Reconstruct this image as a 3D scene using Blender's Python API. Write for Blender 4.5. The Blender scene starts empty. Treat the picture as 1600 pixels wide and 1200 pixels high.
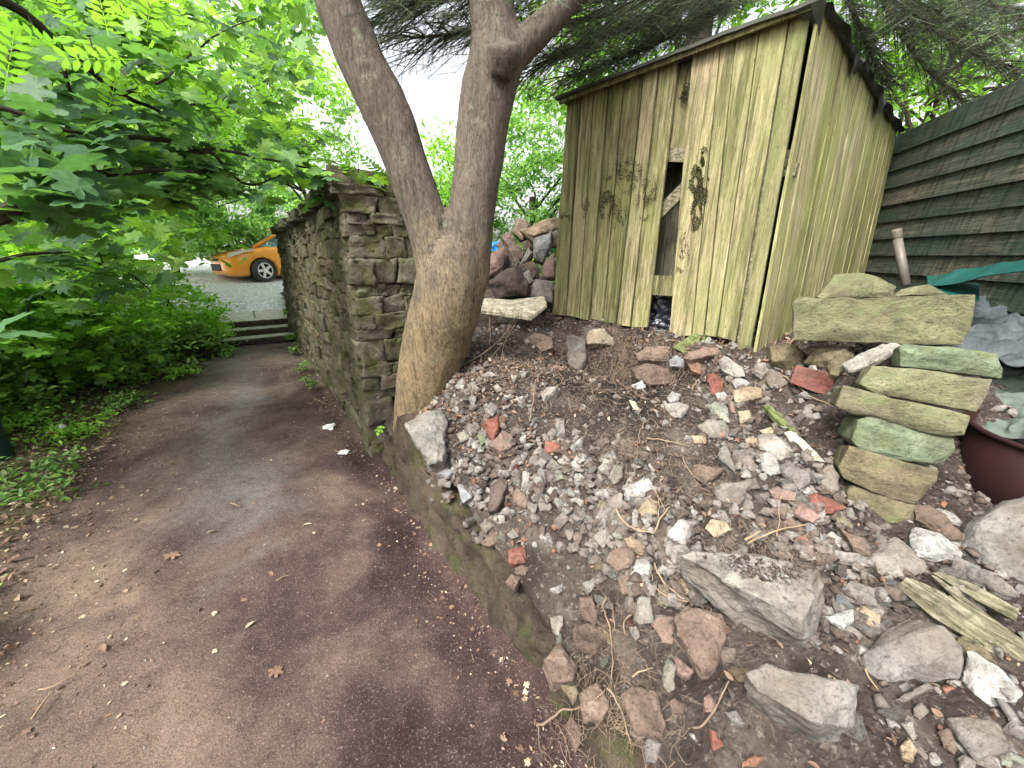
import bpy, bmesh, math, random
import numpy as np
from mathutils import Vector, Matrix, noise, Euler
from mathutils.bvhtree import BVHTree
R = math.radians
random.seed(7); rng = np.random.default_rng(7)
sc = bpy.context.scene
col = sc.collection
# ------------------------------------------------------------------ camera, sky, sun, exposure
PITCH = R(18.4); FPX = 600.0; EYE = Vector((0, 0, 1.55))
cam = bpy.data.cameras.new('camera'); camo = bpy.data.objects.new('camera', cam); col.objects.link(camo)
cam.sensor_width = 36; cam.lens = 13.5; cam.clip_end = 600; cam.clip_start = 0.02
camo.location = EYE; camo.rotation_euler = (math.pi/2 - PITCH, 0, 0)
sc.camera = camo
world = bpy.data.worlds.new('World'); sc.world = world; world.use_nodes = True
wn = world.node_tree; wn.nodes.clear()
sky = wn.nodes.new('ShaderNodeTexSky'); sky.sky_type = 'NISHITA'; sky.sun_disc = False
SUN_EL, SUN_AZ = R(52), R(-145)
sky.sun_elevation = SUN_EL; sky.sun_rotation = SUN_AZ; sky.dust_density = 6; sky.air_density = 1.3; sky.ozone_density = .6
hs = wn.nodes.new('ShaderNodeHueSaturation'); hs.inputs['Saturation'].default_value = .22; hs.inputs['Value'].default_value = 1.0
bg = wn.nodes.new('ShaderNodeBackground'); bg.inputs[1].default_value = .15
wo = wn.nodes.new('ShaderNodeOutputWorld')
wn.links.new(sky.outputs[0], hs.inputs['Color']); wn.links.new(hs.outputs[0], bg.inputs[0]); wn.links.new(bg.outputs[0], wo.inputs[0])
sl = bpy.data.lights.new('sun', 'SUN'); sl.energy = 2.1; sl.angle = R(20); sl.color = (1, .96, .9)
so = bpy.data.objects.new('sun', sl); col.objects.link(so)
sd = Vector((math.sin(SUN_AZ)*math.cos(SUN_EL), math.cos(SUN_AZ)*math.cos(SUN_EL), math.sin(SUN_EL)))
so.rotation_euler = sd.to_track_quat('Z', 'Y').to_euler()
sc.view_settings.view_transform = 'Standard'; sc.view_settings.look = 'None'; sc.view_settings.gamma = 1
sc.view_settings.use_curve_mapping = False; sc.view_settings.exposure = 1.65
sc.render.engine = 'CYCLES'
sc.cycles.max_bounces = 8; sc.cycles.transparent_max_bounces = 8

# ------------------------------------------------------------------ geometry helpers
CP, SP = math.cos(PITCH), math.sin(PITCH)
def ray(u, v):                                     # direction through a point of the 1600x1200 photograph
    a, b = u-800.0, 600.0-v
    return Vector((a, FPX*CP + b*SP, -FPX*SP + b*CP))
def PY(u, v, Y): d = ray(u, v); return EYE + d*(Y/d.y)
def PZ(u, v, z): d = ray(u, v); return EYE + d*((z-EYE.z)/d.z)
def px(p):
    q = Vector(p)-EYE; dep = q.y*CP - q.z*SP
    return 800+FPX*q.x/dep, 600-FPX*(q.y*SP+q.z*CP)/dep, dep
N2 = Vector((.827, .562)); D2 = Vector((-.562, .827))
def ST(s, t, z=0): return Vector((N2.x*(s+.7)+D2.x*t, N2.y*(s+.7)+D2.y*t, z))
def tost(x, y): return x*N2.x+y*N2.y-.7, x*D2.x+y*D2.y
SS = [0, .12, .35, .7, 1.1, 1.5, 1.75, 1.9, 2.3, 3.0, 4.5, 8]
TT = [-3, -.3, .3, .7, 1.3, 2.1, 2.7, 4, 12]
ZT = [[.05, .25, .4, .48, .5, .5, .5, .52, .6, .8, 1.1, 1.3],
      [.02, .17, .30, .42, .48, .5, .5, .52, .6, .9, 1.2, 1.4],
      [.04, .17, .30, .42, .48, .5, .6, .72, 1.0, 1.05, 1.25, 1.4],
      [.10, .18, .33, .50, .60, .67, .74, .9, 1.0, 1.05, 1.3, 1.4],
      [.22, .31, .46, .61, .68, .70, .73, .93, .97, 1.05, 1.35, 1.5],
      [.56, .64, .78, .84, .78, .68, .64, .98, 1.0, 1.05, 1.35, 1.5],
      [.12, .24, .62, .93, .94, .90, .86, .98, 1.0, 1.05, 1.3, 1.5],
      [.55, .62, .70, .78, .85, .9, .95, 1.0, 1.0, 1.05, 1.2, 1.5],
      [.6, .65, .7, .8, .9, .95, 1.0, 1.0, 1.0, 1.05, 1.2, 1.5]]
ZA = np.array(ZT)
def mound0(s, t):
    s = min(max(s, 0), 7.99); t = min(max(t, -2.99), 11.99)
    i = max(k for k in range(len(SS)-1) if SS[k] <= s); j = max(k for k in range(len(TT)-1) if TT[k] <= t)
    a = (s-SS[i])/(SS[i+1]-SS[i]); b = (t-TT[j])/(TT[j+1]-TT[j]); b = b*b*(3-2*b)
    return (ZA[j, i]*(1-a)+ZA[j, i+1]*a)*(1-b) + (ZA[j+1, i]*(1-a)+ZA[j+1, i+1]*a)*b
def mound(x, y):
    s, t = tost(x, y)
    if s < 0: return 0.0
    z = mound0(s, t)
    z += .5*math.exp(-((x-.12)**2/.10+(y-4.75)**2/.22))
    if 1.0 < s < 1.9: z -= .25*math.exp(-((s-1.60)**2/.035+(t-2.0)**2/.13))
    n = noise.fractal(Vector((x*3, y*3, 0)), 1, 2, 4)*.035 + noise.fractal(Vector((x*11, y*11, 3)), 1, 2, 4)*.03 + noise.fractal(Vector((x*5.5, y*5.5, 9)), 1, 2, 2)*.04
    return z + n*min(1, s*5)
def hit(u, v):
    d = ray(u, v); d = d/d.y; last = .15
    Y = .15
    while Y < 9:
        p = EYE+d*Y
        if p.z < mound(p.x, p.y): break
        last = Y; Y += .03
    lo, hi = last, Y
    for _ in range(8):
        m = (lo+hi)/2; p = EYE+d*m
        if p.z < mound(p.x, p.y): hi = m
        else: lo = m
    return EYE+d*hi
def tag(o, label=None, cat=None, group=None, kind=None):
    if label: o['label'] = label
    if cat: o['category'] = cat
    if group: o['group'] = group
    if kind: o['kind'] = kind
    return o
def empty(name, loc=(0, 0, 0), label=None, cat=None, group=None):
    o = bpy.data.objects.new(name, None); o.location = loc; o.empty_display_size = .1; col.objects.link(o)
    return tag(o, label, cat, group)
def link(name, me, mat=None, parent=None):
    o = bpy.data.objects.new(name, me)
    if mat is not None and len(me.materials) == 0: me.materials.append(mat)
    col.objects.link(o)
    if parent is not None:
        o.parent = parent; o.matrix_parent_inverse = Matrix.Translation(parent.location).inverted()
    return o
def npmesh(name, V, F, tint=None, smooth=False):        # V (n,3); F list of int arrays (all same width) or list of arrays
    me = bpy.data.meshes.new(name)
    V = np.asarray(V, dtype=np.float32); me.vertices.add(len(V)); me.vertices.foreach_set('co', V.ravel())
    if isinstance(F, np.ndarray): F = [F]
    F = [f for f in F if len(f)]
    loops = np.concatenate([f.ravel() for f in F]).astype(np.int32)
    tot = np.concatenate([np.full(len(f), f.shape[1]) for f in F]).astype(np.int32)
    st = np.concatenate([[0], np.cumsum(tot)[:-1]]).astype(np.int32)
    me.loops.add(len(loops)); me.loops.foreach_set('vertex_index', loops)
    me.polygons.add(len(tot)); me.polygons.foreach_set('loop_start', st); me.polygons.foreach_set('loop_total', tot)
    if smooth: me.polygons.foreach_set('use_smooth', np.ones(len(tot), dtype=bool))
    if tint is not None:
        a = me.attributes.new('tint', 'FLOAT', 'POINT'); a.data.foreach_set('value', np.asarray(tint, dtype=np.float32))
    me.update(calc_edges=True); me.validate()
    return me
class Acc:                                              # many transformed copies of small templates -> ONE mesh
    def __init__(s): s.V = []; s.F = {}; s.T = []; s.n = 0
    def add(s, V, F, tint=.5):
        V = np.asarray(V, dtype=float)
        for f in (F if isinstance(F, list) else [F]):
            if len(f): s.F.setdefault(f.shape[1], []).append(f+s.n)
        s.V.append(V); s.T.append(np.full(len(V), tint)); s.n += len(V)
    def many(s, V, F, M, O, tints):                     # V(k,3) template, M (n,3,3), O (n,3)
        k = len(V); n = len(M)
        if n == 0: return
        W = np.einsum('nij,kj->nki', M, V)+O[:, None, :]
        F = F if isinstance(F, list) else [F]
        for f in F:
            if not len(f): continue
            G = (f[None]+(np.arange(n)*k)[:, None, None]).reshape(-1, f.shape[1])+s.n
            s.F.setdefault(f.shape[1], []).append(G)
        s.V.append(W.reshape(-1, 3)); s.T.append(np.repeat(tints, k)); s.n += n*k
    def build(s, name, mat, parent=None, smooth=False):
        me = npmesh(name, np.concatenate(s.V), [np.concatenate(f) for f in s.F.values()], np.concatenate(s.T), smooth)
        return link(name, me, mat, parent)
def bm2np(bm):
    bm.verts.index_update()
    V = np.array([v.co[:] for v in bm.verts]); D = {}
    for f in bm.faces: D.setdefault(len(f.verts), []).append([v.index for v in f.verts])
    return V, [np.array(x) for x in D.values()]
def bmobj(name, bm, mat, parent=None, smooth=False):
    me = bpy.data.meshes.new(name); bm.to_mesh(me); bm.free()
    if smooth:
        for p in me.polygons: p.use_smooth = True
    return link(name, me, mat, parent)
def rotmats(nrm, yaw):                                  # matrices whose Z goes to nrm, spun by yaw
    nrm = nrm/np.linalg.norm(nrm, axis=1, keepdims=True)
    a = np.stack([np.cos(yaw), np.sin(yaw), np.zeros_like(yaw)], 1)
    x = a-nrm*np.sum(a*nrm, 1, keepdims=True); x /= np.linalg.norm(x, axis=1, keepdims=True)+1e-9
    y = np.cross(nrm, x)
    return np.stack([x, y, nrm], 2)
def tube(bm, pts, rads, seg=8, wob=0):
    pts = [Vector(p) for p in pts]; rings = []
    for i, p in enumerate(pts):
        t = (pts[min(i+1, len(pts)-1)]-pts[max(i-1, 0)]).normalized()
        a = t.cross(Vector((0, 0, 1)) if abs(t.z) < .9 else Vector((1, 0, 0))).normalized(); b = t.cross(a)
        r = rads[i] if hasattr(rads, '__len__') else rads
        rings.append([bm.verts.new(p+(a*math.cos(k*2*math.pi/seg)+b*math.sin(k*2*math.pi/seg))*r*(1+wob*random.uniform(-1, 1))) for k in range(seg)])
    for A, B in zip(rings, rings[1:]):
        for k in range(seg): bm.faces.new((A[k], A[(k+1) % seg], B[(k+1) % seg], B[k]))
    bm.faces.new(rings[0][::-1]); bm.faces.new(rings[-1])
def smoothline(pts, n=4):
    pts = [Vector(p) for p in pts]; out = []
    for i in range(len(pts)-1):
        p0 = pts[max(i-1, 0)]; p1 = pts[i]; p2 = pts[i+1]; p3 = pts[min(i+2, len(pts)-1)]
        for k in range(n):
            t = k/n
            out.append(.5*((2*p1)+(p2-p0)*t+(2*p0-5*p1+4*p2-p3)*t*t+(3*p1-p0-3*p2+p3)*t**3))
    return out+[pts[-1]]
def box(bm, P):                                         # 8 corners: 0-3 bottom loop, 4-7 top loop
    v = [bm.verts.new(Vector(p)) for p in P]
    for f in ((3, 2, 1, 0), (4, 5, 6, 7), (0, 1, 5, 4), (1, 2, 6, 5), (2, 3, 7, 6), (3, 0, 4, 7)): bm.faces.new([v[i] for i in f])
def obox(bm, c, ax, ay, az):
    c, ax, ay, az = map(Vector, (c, ax, ay, az))
    box(bm, [c-ax-ay-az, c+ax-ay-az, c+ax+ay-az, c-ax+ay-az, c-ax-ay+az, c+ax-ay+az, c+ax+ay+az, c-ax+ay+az])
def rough(bm, amp, freq, seed=0, cuts=1, bev=0):
    if bev:
        bmesh.ops.bevel(bm, geom=bm.edges[:]+bm.verts[:], offset=bev, segments=1, affect='EDGES', clamp_overlap=True)
    bmesh.ops.triangulate(bm, faces=bm.faces[:])
    L = max((e.calc_length() for e in bm.edges), default=.1); tgt = L/(2.0**(cuts+.6))
    for k in range(cuts+2):
        long = [e for e in bm.edges if e.calc_length() > tgt]
        if not long: break
        bmesh.ops.subdivide_edges(bm, edges=long, cuts=1, use_grid_fill=True)
        bmesh.ops.triangulate(bm, faces=bm.faces[:])
    bm.normal_update(); o = Vector((seed*1.7, seed*.31, seed*2.3)); dv = []
    for v in bm.verts:
        q = v.co*freq+o
        dv.append(v.normal*((noise.fractal(q, 1, 2, 4)-.7*abs(noise.noise(q*1.7+Vector((5, 1, 9))))+.28*noise.noise(q*6.5))*amp))
    for v, d in zip(bm.verts, dv): v.co += d
# ------------------------------------------------------------------ material helpers
class NT:
    def __init__(s, name):
        s.m = bpy.data.materials.new(name); s.m.use_nodes = True; s.t = s.m.node_tree; s.b = s.t.nodes['Principled BSDF']
        s.tc = s.t.nodes.new('ShaderNodeTexCoord')
    def n(s, ty, **kw):
        x = s.t.nodes.new('ShaderNode'+ty)
        for k, v in kw.items():
            if hasattr(x, k): setattr(x, k, v)
            else: x.inputs[k.replace('_', ' ')].default_value = v
        return x
    def l(s, a, b): s.t.links.new(a, b)
    def co(s, scale=(1, 1, 1), src='Object', rot=(0, 0, 0)):
        mp = s.n('Mapping'); mp.inputs['Scale'].default_value = scale; mp.inputs['Rotation'].default_value = rot; s.l(s.tc.outputs[src], mp.inputs[0]); return mp.outputs[0]
    def noise(s, scale, detail=5, rough=.6, vec=None, dist=0):
        x = s.n('TexNoise'); x.inputs['Scale'].default_value = scale; x.inputs['Detail'].default_value = detail
        x.inputs['Roughness'].default_value = rough; x.inputs['Distortion'].default_value = dist
        s.l(vec if vec is not None else s.tc.outputs['Object'], x.inputs['Vector']); return x.outputs['Fac']
    def ramp(s, f, stops):
        x = s.n('ValToRGB'); e = x.color_ramp.elements
        while len(e) > 1: e.remove(e[0])
        e[0].position = stops[0][0]; e[0].color = (*stops[0][1], 1) if hasattr(stops[0][1], '__len__') else (stops[0][1],)*3+(1,)
        for p, c in stops[1:]:
            q = e.new(p); q.color = (*c, 1) if hasattr(c, '__len__') else (c, c, c, 1)
        s.l(f, x.inputs[0]); return x.outputs[0]
    def mix(s, f, a, b, mode='MIX'):
        x = s.n('MixRGB'); x.blend_type = mode
        for i, y in enumerate((f, a, b)):
            if hasattr(y, 'is_output'): s.l(y, x.inputs[i])
            elif hasattr(y, '__len__'): x.inputs[i].default_value = (*y, 1)
            else: x.inputs[i].default_value = y if i == 0 else (y, y, y, 1)
        return x.outputs[0]
    def math(s, op, a, b=0):
        x = s.n('Math'); x.operation = op
        for i, y in enumerate((a, b)):
            if hasattr(y, 'is_output'): s.l(y, x.inputs[i])
            else: x.inputs[i].default_value = y
        return x.outputs[0]
    def bump(s, h, strength=.5, dist=.01, prev=None):
        x = s.n('Bump'); x.inputs['Strength'].default_value = strength; x.inputs['Distance'].default_value = dist; s.l(h, x.inputs['Height'])
        if prev is not None: s.l(prev, x.inputs['Normal'])
        return x.outputs[0]
    def out(s, colr=None, rough=.9, nrm=None, spec=.3, **kw):
        if colr is not None:
            if hasattr(colr, 'is_output'): s.l(colr, s.b.inputs['Base Color'])
            else: s.b.inputs['Base Color'].default_value = (*colr, 1)
        if hasattr(rough, 'is_output'): s.l(rough, s.b.inputs['Roughness'])
        else: s.b.inputs['Roughness'].default_value = rough
        s.b.inputs['Specular IOR Level'].default_value = spec
        for k, v in kw.items(): s.b.inputs[k.replace('_', ' ')].default_value = v
        if nrm is not None: s.l(nrm, s.b.inputs['Normal'])
        return s.m
MAT = {}
def simple(name, c, rough=.6, spec=.4, bumpscale=60, bs=.2, var=.25, **kw):
    k = NT(name); f = k.noise(bumpscale); g = k.noise(bumpscale*.13)
    c2 = tuple(x*(1-var) for x in c); c3 = tuple(min(1, x*(1+var)) for x in c)
    return k.out(k.ramp(g, [(.3, c2), (.7, c3)]), rough, k.bump(f, bs, .004), spec, **kw)
# soil of the bank
k = NT('soil'); a = k.noise(6, 8); b = k.noise(45, 6, .7); v = k.n('TexVoronoi', Scale=55.0); k.l(k.tc.outputs['Object'], v.inputs['Vector'])
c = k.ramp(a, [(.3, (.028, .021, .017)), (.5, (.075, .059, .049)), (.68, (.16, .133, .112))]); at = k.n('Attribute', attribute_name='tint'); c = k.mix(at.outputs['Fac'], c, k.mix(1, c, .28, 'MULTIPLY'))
c = k.mix(k.ramp(b, [(.56, 0), (.66, .75)]), c, (.30, .26, .22)); c = k.mix(k.ramp(b, [(.3, .8), (.42, 0)]), c, (.025, .018, .015))
h = k.math('ADD', k.noise(30, 8, .75), k.math('MULTIPLY', v.outputs['Distance'], .5))
MAT['soil'] = k.out(c, .95, k.bump(h, 1, .05), .15)
# path earth: worn pale centre, darker purple brown beside the low wall
k = NT('path_earth'); a = k.noise(1.1, 6, .6, dist=.5); b = k.noise(110, 5, .8); d = k.noise(14, 6, .75)
at = k.n('Attribute', attribute_name='tint')
c1 = k.ramp(a, [(.28, (.042, .027, .025)), (.44, (.086, .057, .050)), (.56, (.158, .115, .095)), (.68, (.24, .178, .135))])
dm = k.math('MULTIPLY', at.outputs['Fac'], -1.0); dm.node.use_clamp = True; c1 = k.mix(dm, c1, k.mix(1, c1, (.33, .26, .30), 'MULTIPLY')); gf = k.math('MULTIPLY', at.outputs['Fac'], 1.0); gf.node.use_clamp = True
c = k.mix(gf, c1, k.ramp(a, [(.3, (.13, .115, .105)), (.7, (.25, .235, .225))]))
c = k.mix(k.ramp(d, [(.3, .55), (.5, 0)]), c, (.035, .025, .027)); c = k.mix(k.ramp(d, [(.55, 0), (.75, .35)]), c, (.24, .19, .17))
c = k.mix(k.ramp(b, [(.59, 0), (.66, .8)]), c, (.38, .32, .28)); c = k.mix(k.ramp(b, [(.34, .6), (.44, 0)]), c, (.02, .014, .014))
b2 = k.noise(230, 4, .85); c = k.mix(1, c, k.ramp(b2, [(.34, .42), (.66, 1.6)]), 'MULTIPLY'); vv = k.n('TexVoronoi', Scale=75.0); k.l(k.tc.outputs['Object'], vv.inputs['Vector']); c = k.mix(k.ramp(vv.outputs['Distance'], [(.10, .55), (.17, 0)]), c, (.30, .25, .22))
MAT['path'] = k.out(c, .95, k.bump(b, 1, .012, k.bump(d, 1, .03)), .12)
k = NT('ground_soil'); a = k.noise(5, 8); b = k.noise(60, 6, .75)
c = k.ramp(a, [(.3, (.05, .04, .028)), (.7, (.12, .10, .06))]); c = k.mix(k.ramp(b, [(.55, 0), (.65, .7)]), c, (.24, .19, .12))
MAT['verge'] = k.out(c, .95, k.bump(b, .8, .02), .15)
k = NT('gravel'); v = k.n('TexVoronoi', Scale=26.0); k.l(k.tc.outputs['Object'], v.inputs['Vector'])
g = k.n('SeparateColor'); k.l(v.outputs['Color'], g.inputs[0]); c = k.ramp(g.outputs[0], [(0, (.36, .37, .40)), (1, (.78, .79, .82))])
MAT['gravel'] = k.out(c, .9, k.bump(v.outputs['Distance'], .8, .02), .2)
k = NT('flagstone'); a = k.noise(9, 7); MAT['flag'] = k.out(k.ramp(a, [(.3, (.36, .34, .30)), (.7, (.60, .57, .52))]), .9, k.bump(k.noise(60), .4, .006))
# rock: object colour, mottling, soil dust, optional moss
def rockmat(name, useobj=True, base=(.3, .28, .25), moss=0.0, bumpd=.012, dust=.6, sc_=1.0, aniso=(1, 1, 1), mossc=(.12, .14, .03)):
    k = NT(name)
    if useobj:
        oi = k.n('ObjectInfo'); basec = oi.outputs['Color']
        of = k.n('VectorMath'); of.operation = 'ADD'; sv = k.n('CombineXYZ')
        rr = k.math('MULTIPLY', oi.outputs['Random'], 37); k.l(rr, sv.inputs[0]); k.l(rr, sv.inputs[1])
        k.l(k.co(aniso), of.inputs[0]); k.l(sv.outputs[0], of.inputs[1]); vec = of.outputs[0]
    else:
        at = k.n('Attribute', attribute_name='tint'); vec = k.co(aniso)
        basec = k.ramp(at.outputs['Fac'], base) if isinstance(base, list) else base
    a = k.noise(9*sc_, 7, .65, vec, .3); b = k.noise(70*sc_, 5, .75, vec); g = k.noise(3.2*sc_, 4, .6, vec)
    c = k.mix(1, basec, k.ramp(a, [(.28, .38), (.5, .92), (.70, 1.4)]), 'MULTIPLY')
    c = k.mix(k.ramp(b, [(.34, .85), (.48, 0)]), c, k.mix(1, c, .3, 'MULTIPLY'))
    c = k.mix(k.ramp(b, [(.56, 0), (.68, .38)]), c, k.mix(1, c, 1.7, 'MULTIPLY'))
    if dust: c = k.mix(k.ramp(g, [(.45, 0), (.65, dust)]), c, (.12, .09, .07))
    if moss: c = k.mix(k.ramp(k.noise(6*sc_, 8, .7, vec), [(.62-moss*.3, 0), (.72-moss*.25, .85)]), c, mossc)
    h = k.math('ADD', a, k.math('MULTIPLY', b, .45))
    return k.out(c, .95, k.bump(h, 1, bumpd*1.8), .15)
MAT['rock'] = rockmat('rock')
MAT['mossrock'] = rockmat('mossy_rock', moss=.34, dust=.4, bumpd=.014, aniso=(1, 1, 1.5), mossc=(.125, .14, .068))
MAT['gravelrock'] = rockmat('rubble_chips', False, [(0, (.065, .048, .038)), (.35, (.115, .093, .078)), (.6, (.175, .16, .145)), (.85, (.27, .255, .23)), (.9, (.20, .10, .07)), (1, (.24, .13, .09))], dust=.3)
MAT['wallstone'] = rockmat('wall_stone', False, [(0, (.085, .078, .052)), (.4, (.135, .122, .09)), (.7, (.165, .15, .118)), (.85, (.175, .132, .10)), (1, (.20, .20, .14))], moss=.5, dust=.35, bumpd=.02, mossc=(.075, .082, .03))
MAT['mortar'] = rockmat('lime_mortar', False, (.10, .09, .065), moss=.4, mossc=(.07, .085, .03))
MAT['kerb'] = rockmat('kerb_rock', False, (.06, .046, .034), moss=.38, bumpd=.025, dust=.6, mossc=(.06, .065, .025))
# bark
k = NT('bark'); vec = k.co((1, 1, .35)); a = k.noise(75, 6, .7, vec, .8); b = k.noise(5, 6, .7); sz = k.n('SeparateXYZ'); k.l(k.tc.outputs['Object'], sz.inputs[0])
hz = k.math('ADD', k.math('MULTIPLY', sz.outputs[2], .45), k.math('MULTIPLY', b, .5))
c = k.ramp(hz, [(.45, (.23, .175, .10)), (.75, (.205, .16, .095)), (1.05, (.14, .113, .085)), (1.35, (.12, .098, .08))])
c = k.mix(k.ramp(a, [(.34, .85), (.52, 0)]), c, (.045, .036, .026)); c = k.mix(k.ramp(a, [(.55, 0), (.7, .5)]), c, k.mix(1, c, 1.6, 'MULTIPLY')); c = k.mix(k.ramp(b, [(.52, 0), (.68, .6)]), c, (.085, .075, .055)); fz = k.noise(24, 6, .75, k.co((1, 1, .11)), .6); c = k.mix(k.ramp(fz, [(.36, .7), (.5, 0)]), c, k.mix(1, c, .4, 'MULTIPLY')); lz = k.noise(11, 5, .6); c = k.mix(k.ramp(lz, [(.6, 0), (.68, .4)]), c, (.22, .23, .16))
MAT['bark'] = k.out(c, .9, k.bump(a, .9, .018, k.bump(fz, .55, .025)), .15)
MAT['darkbark'] = simple('dark_bark', (.035, .028, .02), .9, .2, 70, .6)
# weathered boards
def wood(name, stops, vary=.55, green=(.20, .235, .055), gfac=.5, dark=(.035, .035, .018), vecs=(14, 14, .9), rot=(0, 0, 0)):
    k = NT(name); at = k.n('Attribute', attribute_name='tint'); vec = k.co(vecs)
    if any(rot):
        m2 = k.n('Mapping'); k.l(k.co((1, 1, 1), rot=rot), m2.inputs[0]); m2.inputs['Scale'].default_value = vecs; vec = m2.outputs[0]
    gr = k.noise(5, 6, .65, vec, .6); g2 = k.noise(1.1, 4, .6, vec); fine = k.noise(22, 4, .7, vec)
    f = k.math('ADD', k.math('MULTIPLY', gr, .7), k.math('MULTIPLY', at.outputs['Fac'], .35))
    c = k.ramp(f, stops); c = k.mix(k.ramp(at.outputs['Fac'], [(.55, 0), (.75, vary)]), c, (.27, .195, .135)); c = k.mix(1, c, k.ramp(gr, [(.3, .5), (.5, 1), (.68, 1.4)]), 'MULTIPLY')
    pt = k.noise(2.3, 6, .65); 
    c = k.mix(k.math('MULTIPLY', k.ramp(k.math('ADD', k.math('MULTIPLY', pt, .6), k.math('MULTIPLY', g2, .4)), [(.38, 0), (.6, 1)]), gfac), c, green); st = k.noise(1, 4, .7, k.co((26, 26, .55))); c = k.mix(k.ramp(st, [(.40, .75), (.5, 0)]), c, k.mix(1, c, (.38, .42, .33), 'MULTIPLY')); c = k.mix(k.ramp(st, [(.56, 0), (.66, .45)]), c, k.mix(1, c, 1.5, 'MULTIPLY'))
    c = k.mix(k.ramp(fine, [(.34, .8), (.46, 0)]), c, k.mix(1, c, .35, 'MULTIPLY'))
    sp = k.noise(30, 3, .6, k.co((1.6, 1.6, .7))); c = k.mix(k.ramp(sp, [(.26, .9), (.31, 0)]), c, dark)
    return k.out(c, .85, k.bump(k.math('ADD', gr, k.math('MULTIPLY', fine, .6)), 1, .012), .15)
MAT['board'] = wood('weathered_boards', [(.25, (.075, .062, .035)), (.5, (.22, .185, .105)), (.75, (.40, .36, .22))], green=(.20, .215, .078), gfac=.68)
MAT['board2'] = wood('weathered_side_boards', [(.25, (.13, .11, .06)), (.5, (.30, .27, .15)), (.75, (.48, .46, .29))], green=(.25, .275, .085), gfac=.8)
MAT['greenboard'] = wood('mossy_boards', [(.25, (.10, .12, .05)), (.6, (.2, .22, .09))], green=(.12, .15, .05), gfac=.7)
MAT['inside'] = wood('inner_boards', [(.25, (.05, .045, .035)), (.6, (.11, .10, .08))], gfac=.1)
MAT['fence'] = wood('dark_fence_boards', [(.25, (.03, .028, .02)), (.5, (.082, .076, .058)), (.75, (.15, .138, .105))], green=(.028, .062, .044), gfac=.7, vary=0, vecs=(14, .9, 14), rot=(0, 0, R(19)))
MAT['timber'] = wood('old_timber', [(.25, (.10, .085, .062)), (.5, (.22, .195, .145)), (.75, (.36, .33, .25))], vary=.3, gfac=.12, vecs=(1.2, 14, 10), rot=(0, 0, R(63)))
MAT['palewood'] = wood('pale_board', [(.25, (.42, .36, .27)), (.5, (.60, .54, .43)), (.75, (.7, .65, .54))], gfac=.05, vecs=(3, 14, 14))
MAT['felt'] = simple('roof_felt', (.06, .065, .05), .95, .2, 90, .5)
# leaves
def leafmat(name, stops, trans=.45, rough=.45, spec=.35):
    k = NT(name); at = k.n('Attribute', attribute_name='tint'); c = k.ramp(at.outputs['Fac'], stops)
    v = k.noise(40, 3); c = k.mix(1, c, k.ramp(v, [(.3, .8), (.7, 1.15)]), 'MULTIPLY')
    k.out(c, rough, k.bump(k.noise(60), .25, .004), spec)
    tr = k.n('BsdfTranslucent'); mx = k.n('MixShader'); mx.inputs[0].default_value = trans
    tc = k.mix(1, c, (1.25, 1.35, .55), 'MULTIPLY'); k.l(tc, tr.inputs[0])
    k.l(k.b.outputs[0], mx.inputs[1]); k.l(tr.outputs[0], mx.inputs[2])
    k.l(mx.outputs[0], k.t.nodes['Material Output'].inputs[0]); return k.m
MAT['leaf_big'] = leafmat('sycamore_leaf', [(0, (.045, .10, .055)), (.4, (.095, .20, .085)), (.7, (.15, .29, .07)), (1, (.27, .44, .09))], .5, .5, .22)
MAT['leaf_bright'] = leafmat('bright_leaf', [(0, (.06, .15, .025)), (.4, (.18, .38, .05)), (1, (.36, .60, .12))], .5, .5, .3)
MAT['leaf_lime_lit'] = leafmat('lime_leaf_lit', [(0, (.10, .24, .05)), (.4, (.30, .54, .08)), (1, (.52, .78, .2))], .5, .5, .35)  # yellow-green leaf, lightened to hold the open sky's light in its colour
MAT['leaf_mid'] = leafmat('mid_leaf', [(0, (.035, .09, .03)), (.5, (.12, .25, .06)), (1, (.28, .44, .12))], .45, .36, .5)
MAT['leaf_blue'] = leafmat('hedge_leaf', [(0, (.06, .14, .05)), (.5, (.16, .33, .11)), (1, (.34, .54, .2))], .5)
MAT['needle'] = leafmat('conifer_needle', [(0, (.035, .045, .035)), (.6, (.07, .09, .06)), (1, (.14, .17, .09))], .25, .7)
MAT['litter'] = leafmat('dead_leaf', [(0, (.07, .04, .025)), (.4, (.14, .085, .06)), (.7, (.23, .145, .10)), (.9, (.42, .36, .26)), (1, (.2, .25, .07))], .2, .7)
MAT['twig'] = simple('dry_twig', (.22, .165, .105), .85, .2, 90, .4)
MAT['root'] = simple('root', (.15, .11, .08), .9, .2, 120, .4)
# ================================================================== SETTING
def gridmesh(name, xs, ys, zf, mat, tintf=None, kind='structure', smooth=True):
    nx, ny = len(xs), len(ys); V = []; T = []
    for y in ys:
        for x in xs:
            p = zf(x, y); V.append(p)
            T.append(tintf(x, y) if tintf else .5)
    i = np.arange(nx-1)[None]+np.arange(ny-1)[:, None]*nx
    F = np.stack([i, i+1, i+1+nx, i+nx], 2).reshape(-1, 4)
    o = link(name, npmesh(name, V, F, T, smooth), mat); tag(o, kind=kind); return o
g = bmesh.new(); bmesh.ops.create_grid(g, x_segments=2, y_segments=2, size=200)
gr = bmobj('ground', g, MAT['verge']); gr.location = (0, 0, -.06); gr['kind'] = 'structure'
def nz(x, y, f, a): return noise.fractal(Vector((x*f, y*f, 1.3)), 1, 2, 4)*a
def pathz(s, t):
    p = ST(s, t); z = nz(p.x, p.y, 2.5, .018)+nz(p.x, p.y, 22, .006)
    z -= .025*math.exp(-(s+.12)**2/.01)
    if s < -1.8: z += (-1.8-s)*.10
    p.z = z; return p
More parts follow.
